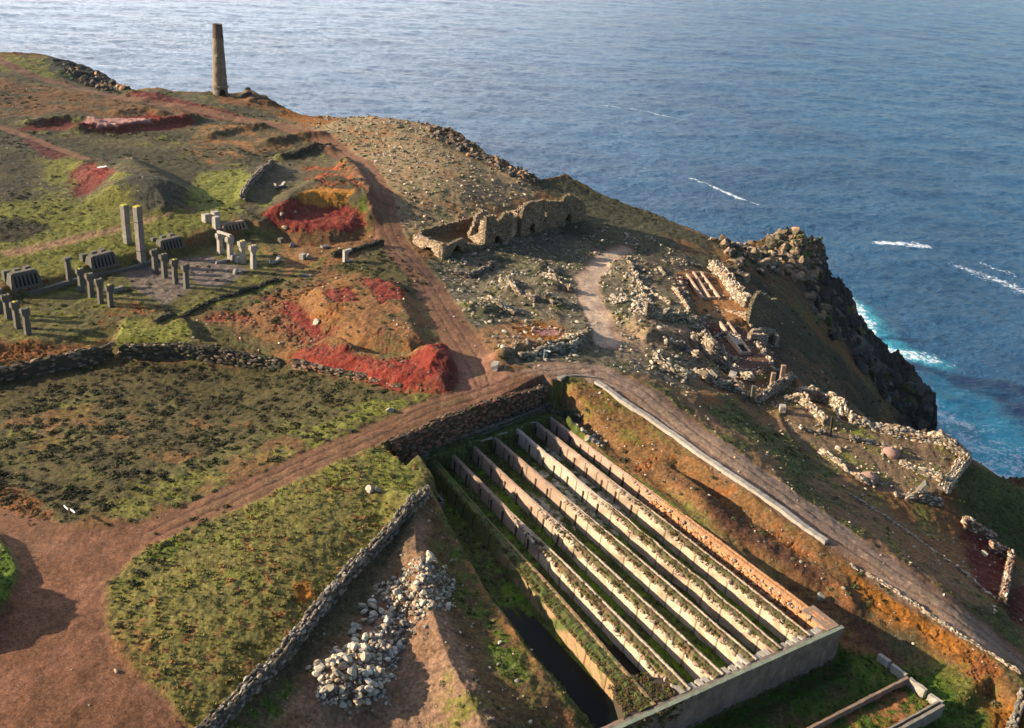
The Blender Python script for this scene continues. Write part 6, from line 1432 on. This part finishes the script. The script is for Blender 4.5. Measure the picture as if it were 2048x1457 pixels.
# ------------------------------------------------------------------ plants
def tuft(seed, nb=11, h=1., spread=.9, w=.22, flat=False):
    r = np.random.RandomState(seed); V = []; F = []
    for i in range(nb):
        a = r.rand() * 6.283; d = r.rand() ** .6 * spread * .55; cx, cy = math.cos(a) * d, math.sin(a) * d; l = spread * (.35 + .4 * r.rand()); hz = h * (.45 + .55 * r.rand()) * (1 - .35 * d / spread)
        ta = a + r.randn() * .5 ; px_, py_ = -math.sin(ta), math.cos(ta); k = len(V)
        V += [(cx - px_ * w, cy - py_ * w, -.12), (cx + px_ * w, cy + py_ * w, -.12), (cx + math.cos(ta) * l * .6, cy + math.sin(ta) * l * .6, hz)]
        F.append((k, k + 1, k + 2))
    return np.array(V), np.array(F)
def shrub(seed, n=34):
    r = np.random.RandomState(seed); V = []; F = []
    for i in range(n):
        d = r.randn(3); d /= np.linalg.norm(d); d[2] = abs(d[2]); rad = .55 + .45 * r.rand(); c = d * rad * np.array([1, 1, .75]); t = np.cross(d, r.randn(3)); t /= np.linalg.norm(t); b2 = np.cross(d, t); l = .26 + .18 * r.rand(); k = len(V)
        V += [c - t * l, c + t * l, c + b2 * l + d * .22]; F.append((k, k + 1, k + 2))
    return np.array(V), np.array(F)
TU = [tuft(i) for i in range(8)]; SH = [shrub(20 + i) for i in range(8)]
def m_leaf(name):
    m, nt, b = mat(name, .8, .1); at = node(nt, 'ShaderNodeAttribute', attribute_name='Col'); nt.links.new(at.outputs['Color'], b.inputs['Base Color']); return m
M_LEAF = m_leaf('leaf')
def plants(name, dens, s0, s1, cols, shapes, seed, hz=.8, groundmix=.0, cap=90000):
    r = np.random.RandomState(seed); pos, k = sample(dens, r, cap); n = len(pos); s = s0 + (s1 - s0) * r.rand(n) ** 2
    sc = np.column_stack([s, s, s * hz * (.7 + .6 * r.rand(n))]); c = pal(n, cols, r, .3)
    if groundmix: c = c * (1 - groundmix) + C3.reshape(-1, 3)[k] * groundmix * 1.05
    v, F, c = instances([q[0] for q in shapes], shapes[0][1], pos, sc, rotz(r.rand(n) * 6.28), c, r, .5)
    print(name, n); return tag(mesh_np(name, v, F, M_LEAF, None, c), None, None, None, 'stuff')
grassy = np.clip(sstep(.75, 1.05, C3[..., 1] / (C3[..., 0] + .004)), 0, 1) * tn * (1 - rk)
redm = isred * 1.
mf2 = full(F2, .8, .8) * tn; mf1 = full(F1, 1, 1) * tn
tnk = full(TKP([(-.5, -.5), (-.5, 50), (28.2, 46), (28.2, -.5)]), .2, 0, True)
GC = [(.115,.112,.028), (.16,.145,.04), (.08,.078,.022), (.20,.155,.06), (.14,.085,.035)]
plants('grass', grassy * (1 - tnk) * np.clip(110 / Yg, .25, 1.2) ** 2 * 2.6 + mf2 * (1.0 + 2.2 * sstep(-.3, .3, N2 - N1)), .16, .42, GC, TU, 91, .55, .75)
d = mf2 * (sstep(.05, .3, N3 * .6 + N2 * .5 + N1 * .4) * 1.5 + sstep(-.1, .3, N2) * .25)
plants('bracken', d + full([(-80,975),(50,980),(100,1030),(60,1045),(-80,1010)], .8, .8) * 3 + full([(-60,690),(215,690),(215,708),(-60,742)], .6, .6) * 1.6 + full([(190,640),(260,600),(330,620),(260,660)], 1, 1) * .5 + tnk * 0, .14, .34, [(.20,.10,.036), (.25,.13,.05), (.14,.075,.028), (.15,.11,.04)], SH, 92, .7)
d = mf1 * (sstep(-.15, .25, N2 + N3 * .8) * 2.2 + .4) * (1 - .8 * full(F1b, 3, 4))
d += full([(430,985),(640,905),(840,830),(560,945)], 1, 1) * tn * .2 + full([(215,1170),(300,1085),(450,1015),(470,1040),(340,1110),(250,1200)], 1, 1) * .7 + full([(215,1190),(250,1170),(290,1250),(300,1340),(240,1290)], 1, 1) * .4
d += full(U, 3, 3) * tn * sstep(-.1, .3, N1 + N2 * .6) * .35 * (1 - redm) + full(T_, 1, 1) * .10 + full([(400,640),(640,530),(700,520),(560,640)], 2, 2) * .6 + full([(700,520),(760,490),(860,560),(830,600),(640,540)], 1, 1) * .7
d += full(F9, 2, 2) * .15 + full([(1400,780),(1600,900),(1660,950),(1500,880)], 1, 1) * .3 + full([(1000,720),(1040,702),(1180,672),(1180,690),(1040,725)], 1, 1) * .9 + full([(1085,352),(1300,425),(1430,485),(1300,450),(1100,380)], 1, 1) * .2
plants('heather', d, .17, .55, [(.035,.036,.014), (.055,.045,.022), (.028,.026,.012), (.07,.06,.025), (.045,.055,.015)], SH, 93, .62)
d = full(F8, 2, 3) * tn * .30 + full(F6, 2, 2) * tn * sstep(-.1, .3, N2) * .35 + full(R_, 2, 2) * tn * .22 + full(F5, 1, 1) * .25 + m7 * .22 + full([(860,1380),(1000,1360),(1110,1400),(1100,1560),(820,1560)], 1, 1) * .5
plants('low_scrub', d * (1 - .7 * redm), .16, .5, [(.07,.075,.025), (.10,.085,.035), (.045,.05,.02), (.12,.10,.05)], SH, 94, .55)
# grass and bracken on the dividing walls, moss and weeds in the channels
r = np.random.RandomState(95); pos = []
for (o, b, a, zl, wd), full_ in zip(divs[1:], (0, 0, 0, 0, 0, 1)):
    n = 1500 if full_ else 520; bm_ = 44 if full_ else 26; q = r.rand(n) ** (1 if full_ else .9) * bm_ + .8; cl = fbm(q, q * 0, 1.1, 3, 7 + len(pos)); q = q[cl > (-.4 if full_ else -.12)]
    w_ = np.interp(q, b, wd); aw = np.interp(q, b, a) + w_ * (.42 - .72 * r.rand(len(q))) * (1.15 if full_ else 1); p = _O[None] + aw[:, None] * _ea + q[:, None] * _eb; pos.append(np.column_stack([p, np.full(len(q), TOPZ - .1)]))
q = r.rand(700) * 6.5 + .5; aa = 20.6 + 6.5 * r.rand(700); ok = (aa > 20.6 + q * .3) & (aa < 26.8 - q * .2) & (q < 4); p = _O[None] + aa[ok, None] * _ea + q[ok, None] * _eb; pos.append(np.column_stack([p, np.full(ok.sum(), TOPZ - .05)]))
pos = np.vstack(pos); n = len(pos); s = .09 + .17 * r.rand(n) ** 2
aa = np.concatenate([21 + 12 * r.rand(260), 33 * r.rand(160)]); zz = np.concatenate([TOPZ - .15 - 2.2 * r.rand(260) ** 1.5 * (r.rand(260) < .8), -8.8 + .5 * r.rand(160)]); p = _O[None] + aa[:, None] * _ea - .5 * _eb
pos = np.vstack([pos, np.column_stack([p, zz])]); n = len(pos); s = np.concatenate([s, .12 + .2 * r.rand(420)])
v, F, c = instances([q[0] for q in SH], SH[0][1], pos, np.column_stack([s, s, s * .7]), rotz(r.rand(n) * 6.28), pal(n, [(.11,.10,.025), (.14,.08,.035), (.075,.09,.02), (.09,.06,.028)], r, .3), r, .5)
tag(mesh_np('wall_top_weeds', v, F, M_LEAF, None, c), None, None, None, 'stuff')
p = np.array([[*TK(a, b), TOPZ - .12] for a, b in ((20.0, .3), (26.9, .3), (25.8, 2.6), (24.6, 5.2), (23.6, 5.4), (22.6, 3.6), (20.2, 2.4))])
pb = p.copy(); pb[:, 2] = -7.0; n = len(p); V = np.vstack([p, pb]) - TL
me = bpy.data.meshes.new('earth_fill'); me.from_pydata([tuple(q) for q in V], [], [tuple(range(n))[::-1]] + [(i, (i + 1) % n, n + (i + 1) % n, n + i) for i in range(n)]); me.materials.append(M_EAR if 'M_EAR' in globals() else M_TIM); o = bpy.data.objects.new('earth_fill', me); COL.objects.link(o); o.parent = tank
plants('channel_weeds', full(TKP([(1.5, .5), (1.8, 48), (23, 45), (28, 30), (28.5, 1)]), .3, .2, True) * 1.6 + full(F4, .5, .4, True) * 1.5, .14, .4, [(.05,.085,.012), (.035,.06,.012), (.07,.065,.02), (.09,.055,.025)], TU, 96, .7, .3)
print('objects:', len(bpy.data.objects))
